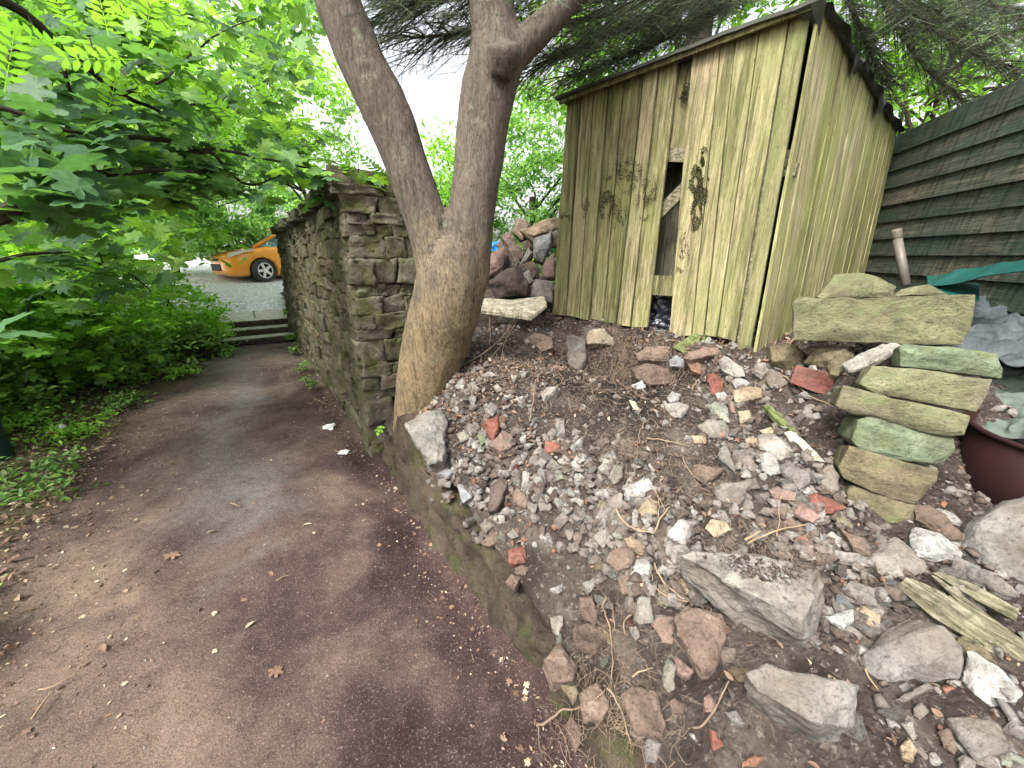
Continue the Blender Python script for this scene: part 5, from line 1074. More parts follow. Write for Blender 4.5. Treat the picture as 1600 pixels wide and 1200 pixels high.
# bank top under the shed
for a in [
 ('J', 'cream', 'lichen-topped stone', [(225, 570), (250, 545), (330, 535), (405, 600), (390, 630), (235, 625)], 'flat stone with pale green lichen under the left door panel'),
 ('J', 'brown', 'brick-shaped brown stone', [(545, 690), (600, 650), (765, 645), (750, 740), (560, 725)], 'brown brick-shaped stone set in the bank below the gap in the shed'),
 ('J', 'pink', 'flat pink slab', [(835, 720), (870, 680), (960, 650), (1070, 660), (1040, 700), (880, 740)], 'flat flaky pinkish slab under the right shed panel'),
 ('J', 'blue', 'grey stone by the flat pink slab', [(745, 735), (790, 700), (840, 740), (830, 775), (750, 770)], 'speckled grey stone between the brick-shaped stone and the flat pink slab'),
 ('J', 'pale', 'big pale stone under the shed corner', [(1055, 740), (1095, 712), (1200, 770), (1215, 830), (1150, 835), (1080, 800)], 'big pale angular stone just below the shed bottom corner'),
 ('J', 'dgrey', 'upright bank stone', [(80, 590), (150, 580), (215, 600), (215, 720), (160, 790), (80, 790)], 'upright grey-brown stone at the left of the dark hollow in the bank'),
 ('J', 'white', 'white stone left of the boulder', [(1260, 810), (1280, 760), (1340, 755), (1360, 800), (1320, 850)], 'whitish stone between the shed corner and the round boulder'),
 ('J', 'grey', 'smooth stone under the boulder', [(1340, 850), (1370, 790), (1440, 810), (1490, 860), (1440, 900), (1380, 900)], 'smooth grey stone just below the round boulder'),
 ('J', 'soil', 'caked ledge lump', [(520, 780), (600, 760), (760, 800), (780, 870), (640, 880), (540, 840)], 'soil-caked lump jutting from the bank below the brick-shaped stone'),
 ('J', 'brown', 'lump left of the hollow', [(-160, 600), (-100, 560), (0, 590), (10, 650), (-70, 680), (-150, 650)], 'brown stone lump left of the upright bank stone, under the shed edge'),
 ('B', 'orange', 'orange brick flake', [(700, 190), (760, 175), (790, 225), (770, 260), (720, 235)], 'orange-tan brick flake under the flat pink slab'),
 ('B', 'red', 'long red brick piece', [(820, 270), (860, 250), (920, 300), (905, 380), (850, 385)], 'long red brick piece pointing down the slope below the shed'),
 ('B', 'white', 'white oval pebble', [(975, 300), (1010, 280), (1085, 315), (1060, 345), (1000, 345)], 'white oval pebble on top of the tan block below the shed'),
 ('B', 'tan', 'tan block under the white pebble', [(975, 370), (1060, 340), (1150, 350), (1155, 400), (1000, 430)], 'tan rectangular block under the white oval pebble'),
 ('B', 'white', 'white wedge', [(875, 385), (930, 370), (965, 420), (940, 440), (890, 420)], 'small white wedge at the lower end of the long red brick piece'),
 ('B', 'pink', 'stick-like shard', [(940, 400), (965, 390), (1020, 570), (990, 580)], 'narrow stick-like shard standing below the white wedge'),
 ('B', 'greygreen', 'grey-green stone', [(830, 460), (880, 430), (940, 460), (955, 555), (900, 550), (840, 490)], 'grey-green stone left of the narrow stick-like shard'),
 ('B', 'tan', 'squarish tan stone', [(1010, 490), (1085, 485), (1095, 540), (1030, 565)], 'squarish tan stone right of the narrow shard'),
 ('B', 'pale', 'speckled stone', [(770, 580), (830, 545), (920, 550), (955, 600), (920, 650), (830, 665)], 'speckled pale and grey stone in the middle of the slope'),
 ('B', 'tan', 'tan chip', [(720, 640), (810, 650), (810, 690), (740, 690)], 'tan chip beneath the speckled stone'),
 ('B', 'white', 'white chunk', [(570, 400), (600, 365), (650, 380), (640, 420), (590, 435)], 'rough white chunk on top of the mortar lump'),
 ('B', 'pale', 'mortar lump', [(560, 450), (640, 440), (700, 460), (690, 500), (640, 520), (620, 560), (580, 540)], 'pale crumbly mortar lump below the rough white chunk'),
 ('B', 'cream', 'cream shard', [(330, 420), (370, 430), (410, 500), (370, 505)], 'cream shard beside the dark hollow'),
 ('B', 'white', 'pale chip by the hollow', [(345, 330), (410, 300), (440, 340), (370, 360)], 'pale chip at the right lip of the dark hollow'),
 ('B', 'pale', 'pale stone with a grey face', [(1140, 640), (1220, 635), (1340, 690), (1350, 770), (1280, 790), (1150, 720)], 'pale stone with a grey broken face, below the yellow wood shard'),
 ('B', 'cream', 'cream chip', [(1150, 610), (1220, 590), (1235, 625), (1180, 640)], 'cream chip on top of the pale stone with a grey face'),
 ('B', 'white', 'pale wedge', [(1150, 760), (1200, 750), (1255, 800), (1280, 870), (1170, 890)], 'sharp whitish wedge below the pale stone with a grey face'),
 ('B', 'grey', 'trapezoid grey stone', [(985, 740), (1060, 730), (1135, 840), (1110, 880), (1000, 880)], 'flat trapezoid grey stone left of the sharp whitish wedge'),
 ('B', 'grey', 'pointed grey stone', [(885, 770), (940, 700), (990, 830), (1000, 880), (910, 810)], 'pointed grey stone left of the flat trapezoid stone'),
 ('B', 'dgrey', 'dark grey shard', [(1260, 825), (1320, 800), (1450, 880), (1460, 930), (1390, 980), (1300, 900)], 'big dark grey shard right of the sharp whitish wedge'),
 ('B', 'pale', 'pale cuboid', [(1520, 950), (1550, 850), (1600, 830), (1640, 880), (1640, 980), (1590, 1010)], 'pale cuboid against the lower part of the mossy stack'),
 ('B', 'pink', 'pink oval stone', [(1210, 985), (1260, 965), (1370, 1000), (1365, 1050), (1240, 1040)], 'smooth pinkish oval stone below the big dark grey shard'),
 ('B', 'brown', 'brown triangular stone', [(740, 830), (920, 850), (850, 920), (800, 950), (740, 900)], 'brown triangular stone embedded in soil mid slope'),
 ('B', 'pale', 'half-buried pale block', [(875, 960), (1080, 930), (1060, 1010), (1010, 1080), (880, 1060)], 'half-buried pale block with a flat top mid slope'),
 ('B', 'white', 'clean pale oblong', [(295, 970), (330, 950), (450, 915), (485, 985), (350, 1065), (305, 1020)], 'clean bluish-white oblong block lying on the grey cobbles'),
 ('B', 'greygreen', 'upright grey cobble', [(205, 890), (240, 825), (295, 835), (290, 900), (240, 940)], 'upright grey-green cobble above the clean oblong block'),
 ('B', 'pale', 'pale cobble', [(140, 850), (180, 790), (235, 800), (235, 840), (170, 875)], 'pale cobble up and left of the upright grey-green cobble'),
 ('B', 'pale', 'rough grey cobble', [(195, 1050), (280, 1000), (300, 1070), (250, 1130), (205, 1100)], 'rough pale grey cobble touching the lower left of the clean oblong'),
 ('B', 'tan', 'tan cobble', [(390, 1110), (430, 1030), (510, 1060), (500, 1130), (430, 1160)], 'tan-grey cobble to the lower right of the clean oblong'),
 ('B', 'tan', 'tan oval pebble', [(255, 1160), (300, 1115), (340, 1150), (330, 1200), (270, 1200)], 'smooth tan oval pebble among the grey cobbles'),
 ('B', 'white', 'white pebble by the pink oval', [(1400, 985), (1440, 955), (1485, 985), (1440, 1010)], 'white pebble right of the smooth pinkish oval stone'),
 ('B', 'tan', 'small tan block', [(1060, 660), (1130, 660), (1135, 700), (1070, 705)], 'small tan block above the flat trapezoid stone'),
 ('A', 'blue', 'blue-grey stone by the trunk', [(360, 410), (410, 365), (440, 400), (390, 440)], 'blue-grey cube close to the right side of the trunk'),
 ('A', 'grey', 'rough grey stone by the trunk', [(440, 400), (480, 385), (525, 430), (490, 465), (450, 455)], 'rough grey stone right of the blue-grey cube near the trunk'),
 ('A', 'pale', 'flat pale chip', [(510, 340), (590, 320), (620, 350), (520, 370)], 'flat pale chip on the leaf-strewn slope right of the trunk'),
 ('A', 'pale', 'pale wedge above the pale root', [(895, 460), (940, 420), (1005, 410), (990, 450), (920, 505)], 'pale wedge stone at the left edge of the dark hollow'),
 ('A', 'white', 'white chip in dead leaves', [(710, 500), (790, 475), (780, 500), (720, 525)], 'small white chip among the orange dead leaves'),
 ('A', 'grey', 'small grey stone', [(550, 550), (590, 520), (630, 550), (600, 600), (560, 580)], 'small grey stone above the red triangle'),
 ('A', 'red', 'red triangle', [(530, 645), (635, 590), (640, 690), (600, 755)], 'dusty red triangular brick piece near the trunk'),
 ('A', 'pink', 'flat brown flake', [(580, 780), (660, 690), (720, 720), (710, 790), (650, 820)], 'flat pale brown flake touching the red triangular piece'),
 ('A', 'greygreen', 'grey-green cobble near the wall', [(375, 715), (430, 690), (460, 740), (400, 760)], 'grey-green cobble left of the red triangular piece'),
 ('A', 'mint', 'pale green stone', [(500, 720), (530, 700), (560, 750), (530, 785)], 'small pale green stone under the red triangular piece'),
 ('A', 'red', 'red brick half', [(920, 830), (930, 755), (1015, 760), (1015, 810), (980, 840)], 'red brick half standing among the grey cobbles'),
 ('A', 'grey', 'upright grey slab', [(990, 620), (1045, 630), (1050, 740), (1000, 740)], 'narrow upright grey slab above the red brick half'),
 ('A', 'pale', 'pale cobble by the brick half', [(850, 820), (890, 790), (930, 820), (920, 850), (870, 855)], 'pale cobble touching the left side of the red brick half'),
 ('A', 'grey', 'cobble below the brick half', [(850, 880), (890, 855), (935, 890), (910, 925), (860, 930)], 'grey cobble lower left of the red brick half'),
 ('A', 'grey', 'cube below the brick half', [(935, 920), (970, 865), (1020, 910), (1000, 950)], 'grey cube straight below the red brick half'),
 ('A', 'pale', 'tall pale cobble', [(775, 1060), (790, 950), (830, 950), (850, 1060), (820, 1100)], 'tall pale grey cobble left of the twin cobbles'),
 ('A', 'grey', 'tall grey cobble', [(865, 1060), (865, 980), (890, 925), (930, 940), (940, 1060)], 'tall grey cobble, right of the tall pale one'),
 ('A', 'white', 'small white wedge', [(940, 1070), (970, 1030), (1010, 1050), (970, 1095)], 'small whitish wedge right of the tall grey cobble'),
 ('A', 'greygreen', 'round grey cobble', [(980, 965), (1030, 945), (1045, 990), (1000, 1005)], 'small round grey cobble above the small whitish wedge'),
 ('A', 'slate', 'dark slate flag', [(570, 1190), (590, 1040), (640, 985), (695, 1020), (690, 1060), (620, 1180)], 'flat dark slate piece standing near the low retaining wall'),
 ('A', 'brown', 'rounded brown stone', [(720, 1090), (760, 1040), (830, 1130), (800, 1170), (740, 1140)], 'rounded brown stone right of the dark slate piece'),
 ('A', 'blue', 'blue-white cube', [(250, 965), (310, 915), (355, 960), (320, 990)], 'blue-white cube lying close to the edge of the low wall'),
 ('A', 'grey', 'grey chip by the cube', [(335, 890), (375, 875), (395, 910), (370, 940)], 'grey chip to the upper right of the blue-white cube'),
 ('A', 'blue', 'hooked pale stone', [(375, 1030), (410, 1025), (440, 1080), (465, 1105), (415, 1140), (395, 1080)], 'hooked pale stone below the blue-white cube'),
 ('C', 'red', 'square red brick piece', [(380, 475), (460, 460), (485, 490), (485, 555), (385, 560)], 'square red brick piece low on the slope above the retaining wall'),
 ('C', 'brown', 'brown stone below the red square', [(360, 680), (410, 630), (450, 650), (415, 720)], 'brown stone at the lower left of the square red brick piece'),
 ('C', 'brown', 'brown wedge pair', [(210, 435), (280, 355), (320, 360), (320, 430), (260, 450)], 'brown wedge stone upper left of the square red brick piece'),
 ('C', 'greygreen', 'grey cube near the wall', [(200, 320), (240, 280), (285, 320), (240, 365)], 'grey-green cube above the brown wedge near the low wall'),
 ('C', 'grey', 'small grey wedge', [(370, 380), (410, 345), (445, 390), (400, 405)], 'small grey wedge straight above the square red brick piece'),
 ('C', 'brown', 'grey-brown stone by the red square', [(420, 590), (460, 570), (500, 590), (480, 635), (430, 625)], 'grey-brown stone just below the square red brick piece'),
 ('C', 'pale', 'pale square chip', [(845, 690), (920, 640), (940, 690), (880, 745)], 'pale square chip on bare soil left of the mortared white stone'),
 ('C', 'white', 'tiny white shard pair', [(640, 720), (715, 690), (715, 730), (690, 750)], 'tiny white shard on bare soil in the lower slope'),
 ('C', 'pale', 'pale pointed shard', [(640, 900), (715, 890), (715, 960), (690, 1010), (650, 960)], 'pale pointed shard low on the slope near the retaining wall'),
 ('C', 'grey', 'big grey cobble', [(905, 400), (940, 360), (1000, 340), (1005, 420), (970, 460)], 'big grey cobble at the lower left of the cobble cluster'),
 ('C', 'white', 'speckled white cobble', [(920, 230), (960, 185), (1000, 210), (1000, 270), (960, 300)], 'speckled white cobble above the big grey cobble'),
 ('C', 'greygreen', 'grey cobble in the cluster', [(1000, 330), (1030, 280), (1090, 340), (1090, 410), (1020, 380)], 'grey-green cobble right of the big grey cobble'),
 ('C', 'pale', 'thin pale cobble', [(1150, 250), (1170, 215), (1195, 235), (1180, 330), (1150, 330)], 'thin pale cobble right of the smooth tan oval pebble'),
 ('C', 'tan', 'tan block of the cluster', [(1100, 410), (1150, 390), (1230, 460), (1215, 505), (1130, 470)], 'tan block below the cream wedge'),
 ('C', 'cream', 'cream wedge', [(1155, 350), (1220, 325), (1270, 345), (1200, 365)], 'cream wedge below the thin pale cobble'),
 ('C', 'brown', 'dark brown lump', [(990, 540), (1020, 490), (1110, 450), (1160, 500), (1140, 570), (1060, 600)], 'dark brown lump above the mortared white stone'),
 ('C', 'white', 'mortared white stone', [(1145, 620), (1180, 540), (1250, 530), (1280, 590), (1250, 670), (1180, 725)], 'big mortar-crusted white stone left of the biggest pale slab'),
 ('C', 'brown', 'brown half brick', [(1060, 640), (1130, 610), (1170, 740), (1090, 750)], 'brown half brick left of the mortar-crusted white stone'),
 ('C', 'grey', 'grey cylinder stone', [(1165, 900), (1190, 780), (1260, 780), (1280, 930), (1200, 940)], 'drum-shaped grey stone below the mortar-crusted white stone'),
 ('C', 'white', 'bright white boulder', [(1370, 380), (1450, 290), (1540, 310), (1520, 390), (1480, 440), (1400, 410)], 'bright white stone with twigs, above the left end of the biggest slab'),
 ('C', 'white', 'white stone under the bright boulder', [(1350, 440), (1400, 405), (1470, 440), (1430, 515), (1370, 510)], 'white stone immediately below the bright white stone with twigs'),
 ('C', 'white', 'small white piece', [(1300, 620), (1350, 545), (1390, 580), (1360, 635)], 'small white piece between the mortar-crusted stone and the biggest slab'),
 ('C', 'tan', 'tan block by the slab', [(1415, 700), (1450, 650), (1520, 700), (1480, 770), (1430, 750)], 'tan block at the left edge of the biggest pale slab'),
 ('C', 'pink', 'pink-brown stone', [(1270, 930), (1310, 890), (1410, 900), (1400, 1060), (1340, 1050)], 'pinkish brown stone right of the drum-shaped grey stone'),
 ('C', 'brown', 'brown block with roots', [(820, 780), (900, 770), (940, 880), (910, 950), (840, 880)], 'soil-stained brown block tangled in hanging roots'),
 ('C', 'soil', 'big soil-caked boulder', [(790, 970), (880, 940), (990, 980), (990, 1090), (900, 1140), (800, 1090)], 'big soil-caked boulder under the hanging roots'),
 ('D', 'brown', 'brown boulder under the slab', [(215, 800), (300, 740), (500, 800), (540, 860), (470, 960), (480, 1120), (400, 1180), (230, 920)], 'large brown boulder under the left side of the biggest slab'),
 ('D', 'red', 'bright red stone', [(1010, 60), (1100, 40), (1200, 70), (1280, 130), (1200, 165), (1110, 165)], 'bright red stone at the foot of the mossy stack'),
 ('D', 'pink', 'pink stone', [(940, 150), (1010, 100), (1125, 190), (1080, 225), (1000, 200)], 'pink stone left of the bright red stone'),
 ('D', 'pink', 'pink-grey stone', [(870, 240), (940, 185), (1010, 260), (1000, 290), (900, 290)], 'pinkish grey stone below the pink stone'),
 ('D', 'brown', 'dusty red stone', [(850, 150), (920, 105), (945, 130), (900, 200)], 'dusty reddish stone to the left of the pink stone'),
 ('D', 'blue', 'blue-grey wedge', [(1040, 240), (1070, 225), (1170, 340), (1150, 390), (1060, 350)], 'blue-grey wedge between the orange brick shard and the white cobble'),
 ('D', 'white', 'white cobble', [(1165, 310), (1200, 285), (1290, 340), (1270, 380), (1190, 385)], 'white cobble below the bright red stone'),
 ('D', 'orange', 'orange brick shard', [(975, 330), (1040, 300), (1060, 380), (1030, 400)], 'rusty orange brick shard left of the blue-grey wedge'),
 ('D', 'pale', 'long pale stone', [(1050, 380), (1200, 395), (1440, 450), (1450, 500), (1240, 490), (1080, 440)], 'long pale bone-like stone above the right end of the biggest slab'),
 ('D', 'brown', 'brown triangular slab', [(1230, 250), (1400, 330), (1450, 450), (1330, 400), (1270, 310)], 'brown triangular slab leaning on the long pale stone'),
 ('D', 'tan', 'tan flat stone', [(410, 270), (450, 210), (530, 225), (565, 270), (470, 315)], 'flat tan stone above the biggest pale slab'),
 ('D', 'dgrey', 'pitted dark stone', [(1250, 630), (1340, 590), (1460, 640), (1470, 740), (1340, 750), (1250, 700)], 'pitted dark stone with pale crust, right of the biggest slab'),
 ('D', 'white', 'white wedge below the pitted stone', [(1145, 810), (1330, 770), (1330, 860), (1265, 900)], 'white wedge stone below the pitted dark stone'),
 ('D', 'tan', 'tan cube', [(1345, 770), (1400, 755), (1500, 800), (1480, 905), (1390, 850)], 'tan cube right of the white wedge stone'),
 ('D', 'cream', 'crumb on the slab', [(860, 540), (930, 530), (940, 590), (890, 600)], 'cream crumb lying on top of the biggest slab'),
 ('E', 'greygreen', 'tall pale stone', [(940, 600), (970, 510), (1025, 570), (1015, 690), (980, 720), (945, 680)], 'tall narrow pale stone in the lower slope'),
 ('E', 'pink', 'pink wedge', [(1025, 500), (1080, 560), (1140, 600), (1110, 650), (1040, 600)], 'pink streaked wedge right of the tall narrow pale stone'),
 ('E', 'brown', 'brown plate', [(690, 740), (760, 700), (900, 720), (960, 930), (940, 1000), (780, 980), (720, 860)], 'large brown plate stone at the bottom beside the root tangle'),
 ('E', 'dgrey', 'lower grey stone', [(820, 1060), (870, 1005), (935, 1050), (900, 1160), (830, 1160)], 'smooth grey stone under the large brown plate at the bottom'),
 ('E', 'soil', 'soil-caked lump', [(980, 790), (1020, 760), (1080, 800), (1070, 860), (1000, 850)], 'soil-caked lump right of the large brown plate'),
 ('E', 'pink', 'pink-grey stone with a root', [(1200, 760), (1240, 740), (1275, 800), (1270, 850), (1210, 850)], 'small pinkish stone beside the long arching root'),
 ('E', 'pale', 'crescent stone', [(1330, 850), (1400, 840), (1450, 920), (1430, 935), (1370, 900)], 'pale crescent stone left of the lower big slab'),
 ('E', 'red', 'red shard', [(1240, 950), (1280, 970), (1330, 1060), (1260, 1090)], 'dull red brick shard near the bottom edge'),
 ('E', 'brown', 'edge stone', [(195, 520), (300, 420), (400, 560), (380, 660), (260, 660)], 'large brown edge stone at the broken end of the low wall'),
 ('E', 'olive', 'small edge stone', [(300, 680), (400, 680), (420, 740), (380, 800)], 'small olive stone between the two large edge stones'),
 ('E', 'brown', 'second edge stone', [(420, 740), (540, 660), (600, 800), (560, 900), (450, 900)], 'second large brown edge stone behind the root tangle'),
 ('E', 'soil', 'lowest edge stone', [(330, 930), (420, 850), (430, 1000), (400, 1100), (370, 1040)], 'lowest soil-brown edge stone at the path side'),
 ('E', 'orange', 'orange-tan fragment', [(1440, 1160), (1520, 1110), (1575, 1140), (1530, 1190), (1440, 1200)], 'orange-tan fragment at the bottom edge of the photo'),
 ('F', 'white', 'white triangular stone', [(1250, 480), (1290, 480), (1440, 580), (1580, 720), (1560, 790), (1290, 850), (1200, 880), (1210, 640)], 'large white and pink triangular stone at the lower right'),
 ('F', 'grey', 'broad flat grey stone', [(1115, 875), (1380, 890), (1450, 950), (1480, 1080), (1300, 1130), (1230, 1050)], 'broad flat grey stone below the white triangular stone'),
 ('F', 'grey', 'slim grey sliver', [(800, 770), (990, 670), (1020, 710), (860, 780)], 'slim grey sliver below the large smooth grey boulder'),
 ('F', 'pale', 'small pale lump', [(810, 690), (860, 660), (890, 690), (840, 720)], 'small pale lump at the left end of the slim grey sliver'),
 ('F', 'pale', 'round pebble', [(910, 820), (960, 795), (1005, 850), (950, 895), (915, 870)], 'round pale pebble in soil below the slim grey sliver'),
 ('F', 'white', 'white curved chip', [(715, 840), (750, 880), (830, 940), (820, 960), (750, 940)], 'white curved chip left of the round pale pebble'),
 ('F', 'grey', 'narrow grey chip', [(830, 920), (900, 910), (925, 1010), (900, 1020)], 'narrow grey chip directly below the round pale pebble'),
 ('F', 'brown', 'brown stone at lower right', [(1070, 980), (1130, 960), (1190, 1060), (1160, 1110), (1100, 1070)], 'brownish stone left of the broad flat grey stone'),
 ('F', 'grey', 'grey stone at the right edge', [(1470, 960), (1520, 900), (1640, 970), (1620, 1030), (1480, 980)], 'grey stone cut by the right edge below the white triangular stone'),
 ('F', 'greygreen', 'corner stone', [(1430, 1130), (1490, 1090), (1600, 1140), (1620, 1200), (1440, 1210)], 'grey-green stone in the bottom right corner'),
 ('F', 'grey', 'stone by the bottom edge', [(1190, 1140), (1230, 1115), (1300, 1160), (1290, 1210), (1200, 1210)], 'mottled grey stone on the bottom edge left of the corner stone'),
 ('F', 'tan', 'tan stone by the bottom edge', [(830, 1060), (880, 1010), (930, 1090), (900, 1160), (840, 1130)], 'tan stone below the narrow grey chip near the bottom edge'),
 ('F', 'olive', 'olive stone under the planks', [(1150, 400), (1230, 380), (1400, 480), (1420, 540), (1300, 540), (1180, 470)], 'olive-brown stone in shade under the broad plank'),
 ('G', 'white', 'white crusted block', [(930, 740), (1060, 780), (1170, 850), (1220, 890), (1215, 930), (1080, 935), (920, 910), (900, 800)], 'white crusted block at the right foot of the mossy stack'),
 ('G', 'pale', 'footed boulder', [(660, 930), (700, 850), (800, 810), (870, 850), (890, 930), (990, 990), (985, 1040), (800, 1060), (690, 1010)], 'pinkish pale boulder with a protruding foot below the stack'),
 ('G', 'grey', 'long thin slate', [(1090, 930), (1150, 920), (1330, 990), (1565, 1150), (1460, 1145), (1250, 1035)], 'long thin grey slate behind the planks at the right'),
 ('G', 'brown', 'brown slab behind the block', [(930, 600), (1010, 600), (1150, 700), (1250, 780), (1220, 870), (1060, 780), (920, 690)], 'brown slab between the stack foot and the maroon tub'),
 ('B', 'brown', 'pink stone at the slope edge', [(1180, 1110), (1260, 1080), (1300, 1110), (1260, 1150)], 'brownish pebble above the dusty reddish stone'),
]:
    reg, c_, s_, pts, lab = a
    big = max(p[0] for p in pts)-min(p[0] for p in pts) > 280
    isb = 'brick' in s_
    T_(reg, c_, s_, pts, None, .6 if not big else .5, label=lab, name='brick' if isb else 'stone', cat='brick' if isb else 'stone', lift=.45, cuts=2 if not big else 3, bev=.05, rgh=.9)
# biggest slabs with explicit ridges
def hullstone(reg, colr, short, lab, pts, outline, rgh=.02):
    SEED[0] += 1; ox, oy = ORG[reg]; V = [PZ(ox+x/4, oy+y/4, z) for x, y, z in pts]; cen = sum(V, Vector())/len(V); b = bmesh.new()
    for p in V: b.verts.new(p-cen)
    bmesh.ops.convex_hull(b, input=b.verts[:]); bmesh.ops.delete(b, geom=[v for v in b.verts if not v.link_faces], context='VERTS')
    rough(b, rgh, 5, SEED[0], 4, .004); o = bmobj('stone', b, MAT['rock']); o.location = cen; c = COLS[colr]; o.color = (*c, 1); tag(o, lab, 'stone')
    P = [(ox+x/4, oy+y/4) for x, y in outline]; LAND.append((sum(p[0] for p in P)/len(P), sum(p[1] for p in P)/len(P), short)); OCC.append((P, 200)); return o
hullstone('D', 'pale', 'biggest pale slab', 'biggest pale angular slab, soil on its top, jutting from the slope',
 [(240, 425, .55), (330, 400, .57), (700, 430, .60), (1150, 505, .60), (520, 585, .56), (650, 640, .56), (1000, 850, .535), (1175, 720, .46), (1110, 860, .40), (265, 560, .44), (400, 690, .40), (580, 840, .34), (700, 930, .33), (850, 1000, .33), (1035, 1040, .35), (700, 440, .36)],
 [(250, 430), (700, 440), (1140, 515), (1165, 720), (1030, 1030), (850, 990), (580, 830), (270, 560)])
hullstone('F', 'grey', 'lower big slab', 'second big grey-brown slab, below the biggest pale slab',
 [(-150, 600, .47), (0, 550, .49), (130, 595, .49), (420, 670, .50), (585, 680, .50), (-80, 720, .46), (60, 800, .46), (330, 930, .46), (470, 970, .44), (585, 940, .42), (-140, 770, .33), (0, 895, .28), (150, 970, .26), (340, 1100, .26), (400, 1085, .27), (300, 700, .25)],
 [(-140, 600), (130, 600), (575, 690), (575, 930), (400, 1080), (340, 1090), (0, 890)])
acc = Acc()                                                # soil and chips lying on the biggest slab
for _ in range(420):
    x, y = random.gauss(760, 170), random.gauss(505, 45)
    if not inpoly(x, y, [(330, 425), (700, 440), (1130, 520), (1040, 590), (900, 640), (640, 560), (420, 470)]): continue
    V_, F_ = random.choice(CHIP); s_ = .006+.016*random.random()**3; p = PZ(1000+x/4, 760+y/4, .60-.00008*(y-440)); M = rotmats(np.array([[random.gauss(0, .4), random.gauss(0, .4), 1]]), rng.uniform(0, 6, 1))*s_*np.array([1.3, 1, .8])
    acc.many(V_, F_, M, np.array([p[:]]), np.array([random.choice([.02, .05, .1, .2, .3, .5, .7])]))
o = acc.build('soil_crumbs', MAT['gravelrock']); tag(o, 'soil and crumbs resting on top of the biggest pale slab', 'soil crumbs', kind='stuff')
T_('F', 'grey', 'smooth grey boulder', [(610, 490), (740, 360), (930, 270), (1060, 320), (1140, 400), (1220, 530), (1190, 650), (950, 670), (730, 690), (640, 590)], None, .45, label='large smooth grey boulder in front of the old planks', lift=.4, cuts=3, rgh=.5, bulge=.22)
T_('G', 'grey', 'big boulder at the right edge', [(1240, 700), (1400, 600), (1600, 550), (1800, 560), (1850, 1100), (1500, 1085), (1290, 950), (1210, 830)], None, .5, label='big brown-grey boulder at the right edge below the maroon tub', lift=.4, cuts=4, rgh=.7, bulge=.15)
T_('A', 'grey', 'kerb stone by the tree', [(60, 650), (130, 595), (250, 560), (310, 600), (300, 680), (310, 760), (290, 860), (190, 890), (130, 760)], None, .6, label='rough grey capping stone of the low wall at the foot of the tree', lift=.5, cuts=3, rgh=1.1, bulge=.1)
# old planks at the lower right
def plank(reg, pts, lab, short, mat='timber', absT=.035, Y=None, lift=1.2):
    return T_(reg, 'cream', short, pts, Y, .2, label=lab, name='plank', cat='plank', mat=MAT[mat], absT=absT, rgh=.12, bulge=.05, bev=.02, lift=lift, cuts=3)
plank('F', [(860, 60), (900, 25), (1060, 90), (1330, 270), (1600, 400), (1680, 470), (1600, 510), (1540, 530), (1380, 460), (1050, 260), (870, 110)], 'broad weathered plank lying below the two narrow ones at the right', 'broad weathered plank')
plank('F', [(1050, -10), (1090, -18), (1300, 60), (1550, 200), (1530, 270), (1290, 140)], 'short narrow plank with a split end, highest of the old planks', 'short narrow plank', lift=2.2, absT=.03)
plank('F', [(1040, 5), (1085, 20), (1330, 200), (1640, 430), (1620, 470), (1300, 262)], 'thin long lath between the broad plank and the short narrow plank', 'thin long lath', lift=2.2, absT=.02)
plank('B', [(1310, 630), (1350, 620), (1430, 680), (1550, 800), (1480, 790), (1370, 720)], 'splintered bright yellow wood shard on the slope', 'yellow wood shard', 'palewood', .02)
plank('B', [(1180, 460), (1220, 460), (1320, 540), (1400, 625), (1340, 620), (1240, 530)], 'mossy greenish stick of timber above the yellow wood shard', 'greenish timber stick', 'greenboard', .03)
plank('J', [(770, 645), (940, 535), (1000, 580), (840, 685)], 'mossy green offcut of timber lying under the door panel', 'green timber offcut', 'greenboard', .05, lift=.6)
# dark bin liner in the shed gap, blue scrap behind
def crumple(name, P4, nx, ny, amp, freq, mat, seed, th=.004, label=None, cat=None, ridg=False):
    b = bmesh.new(); g_ = []; P4 = [Vector(p) for p in P4]
    nn = (P4[1]-P4[0]).cross(P4[3]-P4[0]).normalized()
    if nn.dot(EYE-P4[0]) < 0: nn = -nn
    for lay_ in (0, 1):
        rows = []
        for j in range(ny+1):
            r_ = []
            for i in range(nx+1):
                p = P4[0].lerp(P4[1], i/nx).lerp(P4[3].lerp(P4[2], i/nx), j/ny); q = Vector((p.x*freq*.7+p.z*freq*.5+seed, p.y*freq*1.6, p.z*freq*2.2)) if ridg else Vector((p.x*freq+seed, p.y*freq, p.z*freq))
                h = noise.fractal(q, 1, 2, 3); h = (1-abs(h)*2) if ridg else h
                r_.append(b.verts.new(p+nn*(h*amp-lay_*th)))
            rows.append(r_)
        g_.append(rows)
        for j in range(ny):
            for i in range(nx):
                f = (rows[j][i], rows[j][i+1], rows[j+1][i+1], rows[j+1][i]); b.faces.new(f if lay_ == 0 else f[::-1])
    o = bmobj(name, b, mat, None, True); return tag(o, label, cat)
pl_black = NT('bin_liner'); pl_black = pl_black.out((.012, .014, .02), .22, pl_black.bump(pl_black.noise(25, 4, .6), .6, .02), .6)
crumple('bin_bag', [FP(900, 525, -.12), FP(1060, 530, -.12), FP(1060, 455, -.22), FP(900, 470, -.22)], 50, 24, .05, 9, pl_black, 3, label='shiny black bin bag bulging out under the shed through the missing planks', cat='bin bag', ridg=True)
crumple('plastic_scrap', [PY(762, 392, 4.9), PY(785, 392, 4.9), PY(783, 376, 4.9), PY(765, 378, 4.9)], 10, 8, .02, 20, simple('blue_plastic', (.03, .2, .6), .4), 5, label='scrap of bright blue plastic beside the rear stone pile', cat='plastic scrap')
